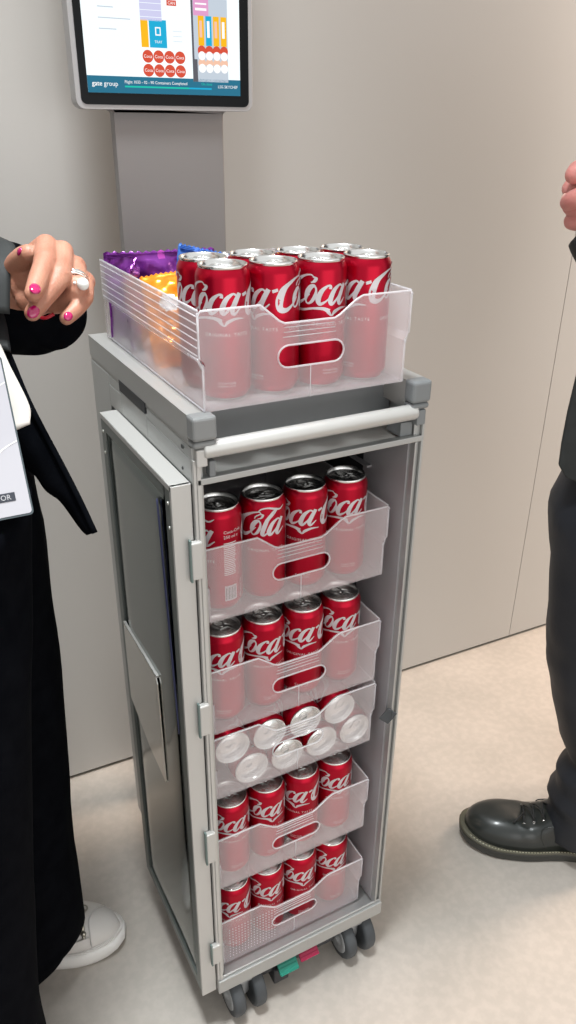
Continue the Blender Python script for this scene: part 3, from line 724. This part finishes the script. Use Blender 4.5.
# ---- woman: origin on the floor under her hips, facing +x
WP = thing('person', (-.27, .12, 0), 'person in black suit and white shoes at the left, raising a hand with magenta nails', 'person')
def AT(px, py, d):
    """point seen at (px, py) at forward distance d, used to lay out her hand joints"""
    return M.translation+(fw+rt*((px-288)/779.15)-up*((py-512)/779.15))*d
def woman():
    O = Vector(WP.location)
    L = lambda v: Vector(v)-O
    q = MB()
    # trunk, neck, head
    q.caps([(-.02, 0, .92), (-.03, 0, 1.08), (-.02, 0, 1.25), (-.02, 0, 1.34)], [.085, .075, .085, .065])
    q.caps([(-.02, -.13, 1.345), (-.02, 0, 1.36), (-.02, .13, 1.345)], [.035, .05, .035])
    q.caps([(-.02, 0, 1.36), (-.005, 0, 1.48)], [.05, .045])
    q.ell((.015, 0, 1.565), (.088, .072, .105)); q.ell((.05, 0, 1.50), (.045, .045, .04)); q.ell((.098, 0, 1.548), (.016, .010, .020))
    for s in (-1, 1):
        q.ell((0, s*.072, 1.555), (.016, .008, .028)); ox = .025 if s > 0 else -.07
        q.caps([(.0, s*.085, .93), (ox, s*.105, .50), (ox, s*.12, .09)], [.08, .055, .036])
        q.ell((ox+.03, s*.13, .045), (.06, .025, .022))
    q.ell((.088, 0, 1.512), (.012, .022, .006))
    # right arm, bent and out of the picture
    q.caps([(-.02, -.17, 1.33), (-.05, -.22, 1.08)], [.045, .036]); q.caps([(-.05, -.22, 1.08), (.0, -.10, 1.0)], [.035, .025]); q.ell((.03, -.06, .99), (.045, .03, .02))
    # left arm to the raised hand
    wr = L(AT(22, 288, .835)); el = L(Vector((-.375, .30, 1.13)))
    q.caps([(-.02, .16, 1.33), el], [.045, .038]); q.caps([el, wr], [.036, .026])
    o = q.build('body', SKIN, WP); fuse(o, .007, 8)
    # hand: palm block, thumb and four fingers, one welded skin
    q = MB(); A = lambda x, y, d: L(AT(x, y, d))
    kn = [A(46, 246, .800), A(62, 252, .805), A(75, 267, .812), A(84, 282, .820)]
    wb = [A(19, 272, .830), A(23, 284, .832), A(29, 296, .834), A(37, 304, .836)]
    for k, b in zip(kn, wb):
        q.caps([b, (b+k)/2, k], [.0135, .0135, .0120])
    q.caps([A(30, 280, .825), A(48, 290, .815)], [.022, .021]); q.caps([A(28, 300, .818), A(52, 302, .812)], [.013, .012])
    q.caps([A(16, 276, .86), A(24, 286, .83)], [.025, .023])
    fingers = [
        ([kn[0], A(45, 262, .770), A(38, 281, .748), A(33, 294, .735)], [.0120, .0112, .0098, .0082]),
        ([kn[1], A(60, 276, .772), A(44, 298, .757), A(32.5, 313, .752)], [.0116, .0108, .0094, .0080]),
        ([kn[2], A(78, 286, .785), A(67, 302, .795), A(54, 306, .805)], [.0110, .0104, .0095, .0085]),
        ([kn[3], A(84, 297, .797), A(76, 309, .784), A(66.5, 318, .777)], [.0104, .0094, .0082, .0072]),
    ]
    for P, R in fingers:
        P = [Vector(p) for p in P]; q.caps(spline(P, 4), [R[min(int(i/4), 3)]+(R[min(int(i/4)+1, 3)]-R[min(int(i/4), 3)])*(i/4-int(i/4)) for i in range(13)], n=16)
        for jj in (1,): q.ell(P[jj], (R[jj]*1.06,)*3)
    th = [A(16, 284, .835), A(17, 268, .818), A(23, 259, .800), A(28.5, 254, .787)]
    q.caps(spline(th, 4), [.016, .0155, .015, .0145, .014, .0135, .013, .0125, .0122, .0118, .0112, .0106, .0100], n=16)
    h = q.build('hand', SKIN, WP); fuse(h, .0013, 5, .5)
    cv = M.translation-O
    for (P, R, w_, l_) in ((fingers[0][0], .0086, .0098, .0135), (fingers[1][0], .0084, .0098, .0130), (fingers[3][0], .0076, .0078, .0098)):
        a, b = Vector(P[2]), Vector(P[3]); d = (b-a).normalized(); v = (cv-b).normalized(); v = (v-d*d.dot(v)).normalized()
        nail_on(h, b+v*(R-.0010)+d*.0008, d, v, w_*1.12, l_*1.08, NAIL)
    a, b = th[2], th[3]; d = (b-a).normalized(); v = (A(10, 250, .78)-b).normalized(); v = (v-d*d.dot(v)).normalized()
    nail_on(h, b+v*.0086-d*.001, d, v, .009, .012, NAIL)
    # ring with a pearl and stones
    c = A(74.5, 282, .789); ax = (Vector(fingers[2][0][1])-kn[2]).normalized()
    t1 = ax.orthogonal().normalized(); t2 = ax.cross(t1)
    q = MB(); q.tube([c+(t1*math.cos(a)+t2*math.sin(a))*.0122 for a in [2*PI*i/28 for i in range(28)]], [(.0012, .0022)]*28, 8, closed=True)
    q.tube([c+ax*.004+(t1*math.cos(a)+t2*math.sin(a))*.0124 for a in [2*PI*i/28 for i in range(28)]], .0013, 8, closed=True)
    rg = q.build('ring', SILVER, h)
    q = MB(); q.ell(A(83, 284, .772), (.0062,)*3); q.build('pearl', PEARL, rg)
    q = MB(); vc = (cv-c).normalized(); rnd = random.Random(2)
    for k in range(9):
        a = .35*(k-4); dd = (vc*math.cos(a)+vc.cross(ax)*math.sin(a)); q.ell(c+dd*.0138+ax*rnd.uniform(-.003, .003), (.0019,)*3, n=6)
    q.build('ring_stone', PEARL, rg)
    # bracelet glimpse, red
    q = MB(); q.tube(spline([A(24, 298, .822), A(34, 313, .806), A(44, 318, .800), A(54, 314, .800)], 6), .0018, 8); q.build('bracelet', mat('red_bracelet', (.5, .01, .03), .3), WP)
    # hair
    q = MB(); q.ell((-.015, 0, 1.59), (.095, .085, .105)); q.caps([(-.05, 0, 1.56), (-.06, 0, 1.42)], [.07, .05]); hr = q.build('hair', HAIR, WP); fuse(hr, .006, 4)
    q = MB()
    for s in (-1, 1): q.ell((.094, s*.028, 1.572), (.008, .013, .008))
    q.build('eyes', WHITE, WP)
    # trousers: two straight wide legs
    q = MB(); ringloft(q, [(.010, .118, .052, .104, .072, .38, .12), (.016, .112, .10, .106, .084, .2, .06), (.021, .107, .17, .102, .094), (.028, .10, .30, .094, .096), (.037, .10, .50, .098, .098), (.040, .09, .70, .104, .104), (.030, .07, .86, .115, .115), (.015, .05, .96, .12, .12)], 56, 0, .05, 3.1, nf=4)
    ringloft(q, [(-.09, -.125, .03, .09, .09), (-.08, -.12, .10, .095, .095), (-.070, -.12, .30, .092, .095), (-.055, -.11, .50, .096, .096), (-.03, -.10, .70, .10, .10), (-.01, -.06, .86, .11, .11), (.0, -.05, .96, .115, .12)], 56, 0, .05, 8.4, nf=4)
    q.build('trousers', SUIT, WP)
    # blouse body with loose hem
    q = MB(); ringloft(q, [(-.03, -.005, .965, .095, .13), (-.03, 0, 1.0, .090, .13), (-.02, 0, 1.15, .09, .13), (-.012, 0, 1.30, .10, .15), (-.02, 0, 1.39, .06, .075)], 48, 0, .05, 1.7)
    q.build('blouse', SHIRT, WP)
    # blouse corner hanging out beside the badge
    def sheet(pts, th, nrm, name, m, parent=WP, seed=0, wob=.004):
        """a cloth panel: quad strip between two edge lines, with thickness and ripple"""
        l, r = spline(pts[0], 6), spline(pts[1], 6); n = min(len(l), len(r)); q = MB(); K = 10; vs = []; fs = []
        nr = Vector(nrm).normalized()
        for i in range(n):
            for k in range(K+1):
                t = k/K; p = l[i].lerp(r[i], t); p = p+nr*(wob*math.sin(t*PI)+wob*.5*noise.noise(p*14+Vector((seed, 0, 0)))); vs.append(p)
        for i in range(n-1):
            for k in range(K): a = i*(K+1)+k; fs.append((a, a+1, a+K+2, a+K+1))
        q.add(vs, fs); o = q.build(name, m, parent); s = o.modifiers.new('s', 'SOLIDIFY'); s.thickness = th; s.offset = 0; return o
    B = lambda x, y, d: A(x, y, d)
    sheet(([B(-22, 330, .80), B(-16, 365, .79), B(-6, 400, .785), B(6, 436, .78)], [B(0, 345, .80), B(10, 366, .79), B(29, 405, .785), B(30, 424, .78)]), .003, -fw, 'blouse_tail', SHIRT, seed=2)
    # jacket body, hidden mostly left of the picture
    q = MB(); ringloft(q, [(-.05, 0, .84, .125, .185), (-.045, 0, .95, .12, .18), (-.04, 0, 1.10, .11, .165), (-.045, 0, 1.25, .115, .18), (-.04, 0, 1.36, .085, .19), (-.035, 0, 1.41, .05, .09)], 48, 0, .03, 4.4)
    q.build('jacket_body', SUIT, WP)
    # left front panel swinging forward below the sleeve
    def PB(L_, R_): return ([B(*p) for p in L_], [B(*p) for p in R_])
    sheet(PB([(-60, 300, .86), (-40, 360, .85), (-15, 420, .84), (10, 450, .84), (36, 473, .84), (48, 489, .84), (63, 500, .84), (82, 526, .84), (89, 533, .84)],
             [(-6, 318, .84), (12, 362, .835), (27, 398, .83), (42, 428, .828), (58, 458, .825), (70, 481, .825), (81, 503, .825), (90, 523, .825), (95, 533, .825)]), .007, -fw, 'jacket_front', SUIT, seed=5, wob=.004)
    q = MB(); q.tube(spline([B(-6, 318, .832), B(12, 362, .827), B(27, 398, .822), B(42, 428, .820), B(58, 458, .817), B(70, 481, .817), B(81, 503, .817), B(95, 533, .82)], 5), .0032, 8); q.build('jacket_piping', SUIT, WP)
    # sleeve: wide bell ending below the wrist
    q = MB()
    path = [L(Vector((-.27, .29, 1.33))), el+Vector((0, .01, .02)), A(-60, 300, .91), A(-25, 298, .880), A(2, 298, .872), A(26, 306, .905), A(52, 317, .895), A(64, 328, .885)]
    rad = [(.075, .075), (.075, .070), (.066, .062), (.062, .060), (.063, .058), (.060, .050), (.047, .042), (.030, .030)]
    pp = spline(path, 6); rr_ = []
    for i in range(len(pp)):
        t = i/6; k = min(int(t), len(rad)-2); f = t-k; rr_.append((rad[k][0]*(1-f)+rad[k+1][0]*f, rad[k][1]*(1-f)+rad[k+1][1]*f))
    q.tube(pp, rr_, 36, 0, flat=(0, 0, 1))
    sl = q.build('sleeve', SUIT, WP); fuse(sl, .004, 10)
    q = MB(); pp = spline([(-.03, -.16, 1.36), (-.05, -.225, 1.08), (.0, -.11, 1.0), (.02, -.08, .99)], 6); q.tube(pp, [.066-.0016*i for i in range(len(pp))], 28, 0); s2 = q.build('sleeve', SUIT, WP); fuse(s2, .006, 8)
    # grey sheet painting the lit sleeve top and the strap in front of the blouse
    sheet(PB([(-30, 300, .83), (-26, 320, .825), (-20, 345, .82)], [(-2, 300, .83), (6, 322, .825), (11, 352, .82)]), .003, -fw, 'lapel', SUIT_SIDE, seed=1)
    sheet(PB([(-40, 226, .85), (-40, 250, .82), (-38, 275, .80), (-36, 314, .80)], [(-2, 237, .862), (15, 247, .835), (11, 268, .812), (10, 314, .806)]), .003, -fw, 'lit_sleeve_sheet', SUIT_LIT, seed=3)
    # shoes
    for (sx, sy, rz) in ((.060, .146, math.radians(-22)), (-.075, -.14, math.radians(-10))):
        sh = bpy.data.objects.new('shoe', None); C.objects.link(sh); sh.parent = WP; sh.location = (sx, sy, 0); sh.rotation_euler = (0, 0, rz); sh.empty_display_size = .03
        def foot(t):  # half width along the shoe, t 0 heel .. 1 toe
            return .033+.018*math.sin(min(1, t*1.25)*PI*.5)*(1 if t < .62 else math.sqrt(max(0, 1-((t-.62)/.385)**2)))-(.0 if t > .08 else .012*(1-t/.08))-(.033*(1-math.sqrt(max(0, 1-((t-.62)/.385)**2))) if t > .62 else 0)
        def sole_rings(zs, q, mi, grow):
            n = 30; vs = []; fs = []
            for (z, g, lift) in zs:
                pr = []
                for i in range(n+1): t = i/n; pr.append((-.13+.26*t, foot(t)+g, t))
                ring = [(x+(g if t > .9 else (-g if t < .05 else 0)), y, t) for x, y, t in pr]+[(x+(g if t > .9 else (-g if t < .05 else 0)), -y, t) for x, y, t in reversed(pr)]
                for x, y, t in ring: vs.append((x, y, z+lift*max(0, (t-.7)/.3)**2))
            m = 2*(n+1)
            for i in range(len(zs)-1):
                for k in range(m): a = i*m+k; b = i*m+(k+1) % m; fs.append((a, b, b+m, a+m))
            fs.append(tuple(reversed(range(m)))); fs.append(tuple(range((len(zs)-1)*m, len(zs)*m))); q.add(vs, fs, mi)
        q = MB(); sole_rings([(0, -.005, .004), (.003, -.001, .003), (.016, .003, .001), (.030, .002, 0), (.034, -.001, 0), (.034, -.004, 0)], q, 0, 1); so = q.build('sole', WSOLE, sh)
        q = MB(); sole_rings([(.0345, -.0015, 0), (.0375, -.0010, 0), (.0375, -.004, 0)], q, 0, 1); q.build('welt', WLEATHER, so)
        # upper
        q = MB(); n = 30; m = 22; vs = []; fs = []
        for i in range(n+1):
            t = i/n; x = -.125+.25*t; hw = max(.004, foot(t)-.004)
            ht = .030+.036*max(0,1-t)**.8+.018*math.exp(-((t-.30)/.16)**2)
            if t > .80: ht *= math.sqrt(max(.02, 1-((t-.80)/.205)**2))
            for k in range(m+1):
                a = PI*k/m; vs.append((x, hw*math.cos(a)*(1 if True else 0), .034+ht*abs(math.sin(a))**.75))
        for i in range(n):
            for k in range(m): a = i*(m+1)+k; fs.append((a, a+1, a+m+2, a+m+1))
        fs.append(tuple(range(m+1))); fs.append(tuple(reversed(range(n*(m+1), (n+1)*(m+1))))); fs.append(tuple([i*(m+1) for i in range(n, -1, -1)]+[i*(m+1)+m for i in range(n+1)]))
        q.add(vs, fs); q.build('upper', WLEATHER, sh)
        q = MB()
        q.tube(spline([(.082, -.043, .046), (.080, -.034, .064), (.076, -.012, .074), (.084, .008, .0735), (.098, .022, .064)], 6), .0013, 6)
        q.tube(spline([(.040, -.048, .044), (.050, -.044, .058), (.064, -.040, .060), (.078, -.036, .062)], 6), .0013, 6)
        q.build('vamp_seam', mat('seam_grey', (.5, .48, .46), .6), sh)
        q = MB(); q.tube([(.068, -.030, .071), (.066, -.016, .079), (.065, -.003, .081)], [.0035, .0028, .0035], 10); q.ell((.069, -.033, .067), (.005, .004, .005)); q.ell((.065, 0, .082), (.005, .004, .005)); q.tube([(.070, -.038, .062), (.069, -.034, .066)], .003)
        q.tube([(.066+.006*math.cos(a), .006+.006*math.sin(a), .081) for a in [2*PI*i/16 for i in range(16)]], .0013, 8, closed=True)
        q.build('metal_buckle', mat('pewter', (.42, .40, .34), .3, .9), sh)
woman()

# ---- event badge hanging in front of her
def badge():
    O = AT(14, 440, .725)
    B_ = thing('event_badge', O, 'pale plastic-cased event badge hanging in front of the black suit at the left edge', 'badge')
    # badge axes: follow the visible corner
    c0 = AT(33.5, 514, .735); c1 = AT(3, 369, .725)
    upv = (c1-c0); Lh = upv.length; upv.normalize()
    left = (AT(0, 529, .715)-c0).normalized(); left = (left-upv*upv.dot(left)).normalized()
    nrm = upv.cross(left); nrm = nrm if nrm.dot(-fw) > 0 else -nrm
    wd, ht = .105, max(.15, Lh+.008)
    R = Matrix((-left, upv, nrm)).transposed().to_4x4(); R.translation = c0-Vector(O)
    def rr(x0, z0, x1, z1, r): return arc(x1-r, z0+r, r, -90, 0)+arc(x1-r, z1-r, r, 0, 90)+arc(x0+r, z1-r, r, 90, 180)+arc(x0+r, z0+r, r, 180, 270)
    v, f = plate(rr(-wd, 0, 0, ht, .004), [], .0022, R); q = MB(); q.add(v, f, smooth=False); q.build('badge_case', mat('badge_rim', (.07, .09, .10), .3), B_)
    v, f = plate(rr(-wd+.0015, .002, -.0018, ht-.0015, .003), [], .0006, R @ Matrix.Translation((0, 0, .0021))); q = MB(); q.add(v, f, smooth=False); q.build('badge_card', BADGE, B_)
    q = MB()
    def lin(P, w_):
        p = spline(P, 5); 
        for a, b in zip(p, p[1:]):
            d = (b-a).normalized(); n = Vector((-d.y, d.x, 0))*w_/2
            q.add([R @ Vector((*(x.xy), .0030)) for x in (a-n, b-n, b+n, a+n)], [(0, 1, 2, 3)], 0)
    lin([(-.002, .070), (-.010, .067), (-.018, .063), (-.024, .058), (-.030, .060), (-.040, .048), (-.060, .050), (-.10, .035)], .0012)
    lin([(-.002, .125), (-.012, .120), (-.020, .112), (-.032, .110), (-.06, .095), (-.10, .09)], .0010)
    lin([(-.014, .148), (-.03, .14), (-.05, .12), (-.10, .118)], .0008)
    q.build('badge_line_art', BADGEL, B_)
    q = MB(); q.box((-.088, .0155, .0027), (-.0145, .0235, .0031), 0, R); q.build('badge_label', mat('label_dark', (.04, .045, .06), .5), B_)
    v, f = text2d('VISITOR', .0070, 'RIGHT'); q = MB(); q.add([R @ Vector((a-.0185, b+.0172, .0034)) for a, b, _ in v], f, smooth=False); q.build('badge_lettering', mat('label_text', (.5, .5, .52), .5), B_)
    q = MB(); top = R @ Vector((-wd/2, ht, .001)); q.tube(spline([top, top+Vector((-.02, .03, .12)), top+Vector((-.05, .06, .27))], 6), [(.0008, .006)]*13, 8, flat=(.5, .85, 0)); q.build('lanyard', mat('lanyard_cloth', (.02, .02, .025), .7), B_)
badge()

# ---- man at the right, seen from his side
MP = thing('person', (.835, -.06, 0), 'person in dark jacket and black lace-up boots at the right edge, fist raised', 'person', rz=math.atan2(.6, -.8))
def man():
    # local: x forward, y to his left (away from the camera), z up; near leg on y=0, body centre y = +.0?
    yc = -.11   # trunk centre lies beyond the near leg
    q = MB()
    q.caps([(.08, yc, .94), (.07, yc, 1.15), (.08, yc, 1.35), (.09, yc, 1.46)], [.09, .08, .09, .07])
    q.caps([(.07, yc-.14, 1.41), (.09, yc, 1.45), (.07, yc+.14, 1.41)], [.045, .06, .045]); q.caps([(.10, yc, 1.48), (.12, yc, 1.60)], [.06, .055])
    q.ell((.145, yc, 1.70), (.10, .08, .12)); q.ell((.185, yc, 1.63), (.05, .05, .045)); q.ell((.243, yc, 1.685), (.02, .012, .024)); q.ell((.225, yc, 1.64), (.014, .026, .007))
    for s in (-1, 1): q.ell((.13, yc+s*.082, 1.69), (.018, .008, .032))
    for yy, fx in ((0, .05), (-.21, -.25)):
        q.caps([(.09, yy, .86), (.09 if yy == 0 else -.05, yy, .52), (fx, yy, .10)], [.075, .055, .038]); q.ell((fx+.03, yy, .05), (.09, .028, .02))
    q.caps([(.07, yc-.18, 1.38), (.03, yc-.23, 1.15), (.06, yc-.22, .90)], [.05, .038, .028])
    q.caps([(.07, yc+.17, 1.38), (.09, .12, 1.17)], [.045, .035]); q.caps([(.09, .12, 1.17), (.15, .10, 1.115), (.215, .060, 1.135), (.245, .040, 1.172)], [.034, .03, .027, .026])
    o = q.build('body', SKIN2, MP); fuse(o, .008, 8)
    # near fist, raised: fingers curled, thumb across
    q = MB(); hx, hy, hz = .268, .030, 1.205; DX = .012
    q.caps([(.222, hy+.006, 1.165), (.236, hy+.003, 1.20)], [.030, .033]); q.caps([(.232, hy, 1.215), (.252, hy, 1.225)], [.034, .030])
    for k, (yy, zz, rr_, ln) in enumerate(((.022, 1.2440, .0125, 0), (.022, 1.2230, .0120, .003), (.022, 1.2020, .0115, .0), (.020, 1.1830, .0105, -.004))):
        y0 = hy-.028
        P = [(.242, y0+.0, zz+.004), (.276+ln, y0+.004, zz+.002), (.287+ln, y0+.026, zz-.003), (.268, y0+.044, zz-.004), (.250, y0+.040, zz-.004)]
        q.caps(spline(P, 4), [rr_*(1-.012*i) for i in range(17)], n=14)
    q.caps(spline([(.235, hy+.020, 1.205), (.262, hy+.034, 1.218), (.286, hy+.028, 1.212), (.293, hy+.012, 1.206)], 4), [.017-.0005*i for i in range(13)], n=14)
    q.caps(spline([(.240, hy+.004, 1.240), (.270, hy+.018, 1.250), (.292, hy+.020, 1.240)], 4), [.0165-.0005*i for i in range(9)], n=14)
    h = q.build('hand', SKIN2, MP)
    for v in h.data.vertices: v.co.x += .004; v.co.z += .006
    fuse(h, .0016, 5)
    nail_on(h, (.304, hy+.014, 1.2185), (.3, -1, -.2), (1, .2, .3), .010, .012, mat('plain_nail', (.75, .45, .38), .3))
    q = MB(); q.ell((.125, yc, 1.735), (.105, .088, .10)); hr = q.build('hair', HAIR, MP); fuse(hr, .006, 3)
    q = MB()
    for s in (-1, 1): q.ell((.232, yc+s*.03, 1.712), (.009, .014, .009))
    q.build('eyes', WHITE, MP)
    # trousers
    q = MB(); ringloft(q, [(.070, 0, .060, .076, .070, -.15), (.072, 0, .095, .075, .072, -.1), (.074, .0, .12, .070, .07), (.084, 0, .145, .069, .072), (.070, 0, .17, .071, .07), (.074, 0, .205, .071, .07), (.060, 0, .235, .066, .068), (.074, 0, .29, .078, .074), (.094, 0, .39, .090, .080), (.112, 0, .46, .090, .083), (.122, 0, .54, .093, .085), (.130, 0, .69, .105, .095), (.130, -.01, .76, .112, .105), (.115, -.03, .84, .105, .115), (.09, -.05, .90, .09, .12), (.08, -.05, .96, .09, .12)], 56, 0, .05, 6.6, nf=13)
    ringloft(q, [(-.24, -.21, .03, .065, .06), (-.23, -.21, .12, .07, .065), (-.12, -.21, .40, .085, .08), (-.05, -.20, .60, .10, .09), (.03, -.18, .80, .10, .10), (.05, -.15, .95, .09, .12)], 48, 0, .04, 2.2)
    q.build('trousers', NAVYT, MP)
    # shirt and jacket
    q = MB(); ringloft(q, [(.08, yc+.02, .88, .10, .15), (.08, yc+.02, 1.1, .10, .15), (.08, yc, 1.35, .10, .17), (.11, yc, 1.47, .08, .10), (.11, yc, 1.52, .055, .06)], 40, 0, .02, 2.8)
    q.build('shirt', mat('black_shirt', (.01, .012, .014), .7), MP)
    q = MB(); ringloft(q, [(.07, yc+.0, .80, .125, .19, .05), (.07, yc, .83, .128, .19, .02), (.07, yc, .93, .125, .18), (.06, yc, 1.05, .12, .18), (.06, yc, 1.20, .125, .19), (.06, yc, 1.38, .12, .215), (.08, yc, 1.47, .09, .20), (.09, yc, 1.52, .065, .09)], 56, 0, .02, 7.7)
    q.build('jacket_body', SUIT_SIDE, MP)
    # jacket front panel hanging forward, lit grey put into its colour
    q = MB(); P = [(.252, .052, .845), (.240, .056, .828), (.19, .075, .815), (.16, .09, .82), (.12, .10, 1.0), (.10, .10, 1.25), (.18, .075, 1.25), (.2480, .055, 1.03), (.2530, .052, .93), (.2535, .052, .88)]
    n = len(P); vs = [Vector(p) for p in P]+[Vector(p)+Vector((.0, -.006, 0)) for p in P]
    q.add(vs, [tuple(range(n)), tuple(range(2*n-1, n-1, -1))]+[(i, (i+1) % n, (i+1) % n+n, i+n) for i in range(n)], smooth=False); q.build('jacket_front', SUIT_LIT, MP, .002)
    # near sleeve and cuff
    q = MB(); pp = spline([(.08, yc+.20, 1.45), (.09, .12, 1.17), (.15, .10, 1.115), (.215, .060, 1.135), (.262, .034, 1.182)], 6)
    q.tube(pp, [.075-.0012*i for i in range(len(pp)-8)]+[.046-.0012*i for i in range(8)], 28); sl = q.build('sleeve', SUIT_SIDE, MP); fuse(sl, .006, 8)
    q = MB(); pp = spline([(.07, yc-.21, 1.45), (.03, yc-.23, 1.15), (.06, yc-.22, .92)], 6); q.tube(pp, [.072-.0025*i for i in range(13)], 24); s2 = q.build('sleeve', SUIT_SIDE, MP); fuse(s2, .006, 8)
    # boots
    for (bx, by, rz) in ((0, 0, 0), (-.30, -.21, math.radians(-8))):
        b = bpy.data.objects.new('boot', None); C.objects.link(b); b.parent = MP; b.location = (bx, by, 0); b.rotation_euler = (0, 0, rz); b.empty_display_size = .03
        def hw(t):
            w_ = .036+.017*math.sin(min(1, t/.68)*PI/2)**2-.006*math.exp(-((t-.38)/.15)**2)
            if t > .72: w_ *= math.sqrt(max(.0, 1-((t-.72)/.282)**2))
            if t < .10: w_ *= math.sqrt(max(0, 1-((.10-t)/.102)**2))
            return max(w_, .002)
        def slab(q, zs, mi=0):
            n = 44; vs = []; fs = []
            for z, g in zs:
                up_ = [(i/n) for i in range(n+1)]
                ring = []
                for t in up_: ring.append((-g+(.305+2*g)*t, hw(t)+g, t))
                for t in reversed(up_): ring.append((-g+(.305+2*g)*t, -hw(t)-g, t))
                for x, y, t in ring: vs.append((x, y, z+.010*max(0, (t-.72)/.28)**2))
            m = 2*(n+1)
            for i in range(len(zs)-1):
                for k in range(m): a = i*m+k; c_ = i*m+(k+1) % m; fs.append((a, c_, c_+m, a+m))
            fs.append(tuple(reversed(range(m)))); fs.append(tuple(range((len(zs)-1)*m, len(zs)*m))); q.add(vs, fs, mi)
        q = MB(); slab(q, [(0, 0), (.004, .003), (.018, .0045), (.022, .004)]); so = q.build('sole', BSOLE, b)
        q = MB(); slab(q, [(.0222, .0045), (.0260, .0045), (.027, .001)]); we = q.build('welt', STITCH, so)
        q = MB()
        for i in range(46):
            t = .08+.88*i/46; t2 = t+.010
            for s in (-1, 1):
                z = .0275+.010*max(0, (t-.72)/.28)**2
                q.tube([(.305*t, s*(hw(t)+.0025), z), (.305*t2, s*(hw(t2)+.0025), z)], .0007, 5)
        q.build('welt_stitching', mat('pale_thread', (.5, .47, .33), .6), we)
        q = MB(); n, m = 44, 26; vs = []; fs = []
        for i in range(n+1):
            t = i/n; x = .003+.297*t; h_ = hw(t)-.001
            top = .034+.065*(1 if t < .45 else .5+.5*math.cos(min(1, (t-.45)/.42)*PI)) if t < .87 else .034
            base = .058*math.sqrt(max(.0, 1-((t-.70)/.302)**2)) if t > .70 else .058
            H = max(base, (top-.034)+.058*(1 if t < .7 else 0)) if t <= .70 else base
            H = .050*(1 if t < .74 else math.sqrt(max(.001, 1-((t-.74)/.262)**2)))+(.060*(.5+.5*math.cos(min(1, max(0, (t-.28)/.34))*PI)))
            if t < .06: H *= .9
            for k in range(m+1):
                a = PI*k/m; c_, s_ = math.cos(a), math.sin(a)
                wr = .004*noise.noise(Vector((x*70+c_*3, c_*2, s_*2)))*math.exp(-((t-.60)/.09)**2)+.0018*noise.noise(Vector((x*20, c_*2, s_*2)))
                pull = 1-.35*max(0, (H-.07)/.06)*s_**2
                vs.append((x, h_*(abs(c_)**.8)*(1 if c_ > 0 else -1)*pull, .026+H*(abs(s_)**.62)+wr+.010*max(0, (t-.72)/.28)**2))
        for i in range(n):
            for k in range(m): a = i*(m+1)+k; fs.append((a, a+1, a+m+2, a+m+1))
        fs.append(tuple(range(m+1))); fs.append(tuple(reversed(range(n*(m+1), (n+1)*(m+1))))); fs.append(tuple([i*(m+1) for i in range(n, -1, -1)]+[i*(m+1)+m for i in range(n+1)]))
        q.add(vs, fs); q.build('upper', BLEATHER, b)
        q = MB(); q.tube(spline([(.150, .047, .045), (.158, .045, .062), (.155, .038, .078), (.128, .034, .088), (.10, .033, .10)], 6), .0012, 6); q.tube(spline([(.150, -.047, .045), (.158, -.045, .062), (.155, -.038, .078), (.128, -.034, .088)], 6), .0012, 6)
        q.build('quarter_seam', BLEATHER, b)
        lc = MB()
        for k in range(4):
            x = .190-.018*k; z = .071+.007*k
            for s in (-1, 1): e = MB(); e.tube([(x+.0026*math.cos(a), s*.024, z+.0026*math.sin(a)+.0) for a in [2*PI*i/12 for i in range(12)]], .0009, 6, closed=True); e.build('eyelet', CANM, b)
            lc.tube(spline([(x, -.024, z+.001), (x+.002, 0, z+.017), (x, .024, z+.001)], 5), .0019, 8); lc.tube(spline([(x, -.024, z+.001), (x-.008, 0, z+.020), (x-.019, .024, z+.012)], 5), .0017, 8)
        lc.tube(spline([(.188, .006, .086), (.200, .020, .086), (.212, .030, .078)], 5), .0018, 8)
        lc.build('laces', LACE, b)
man()
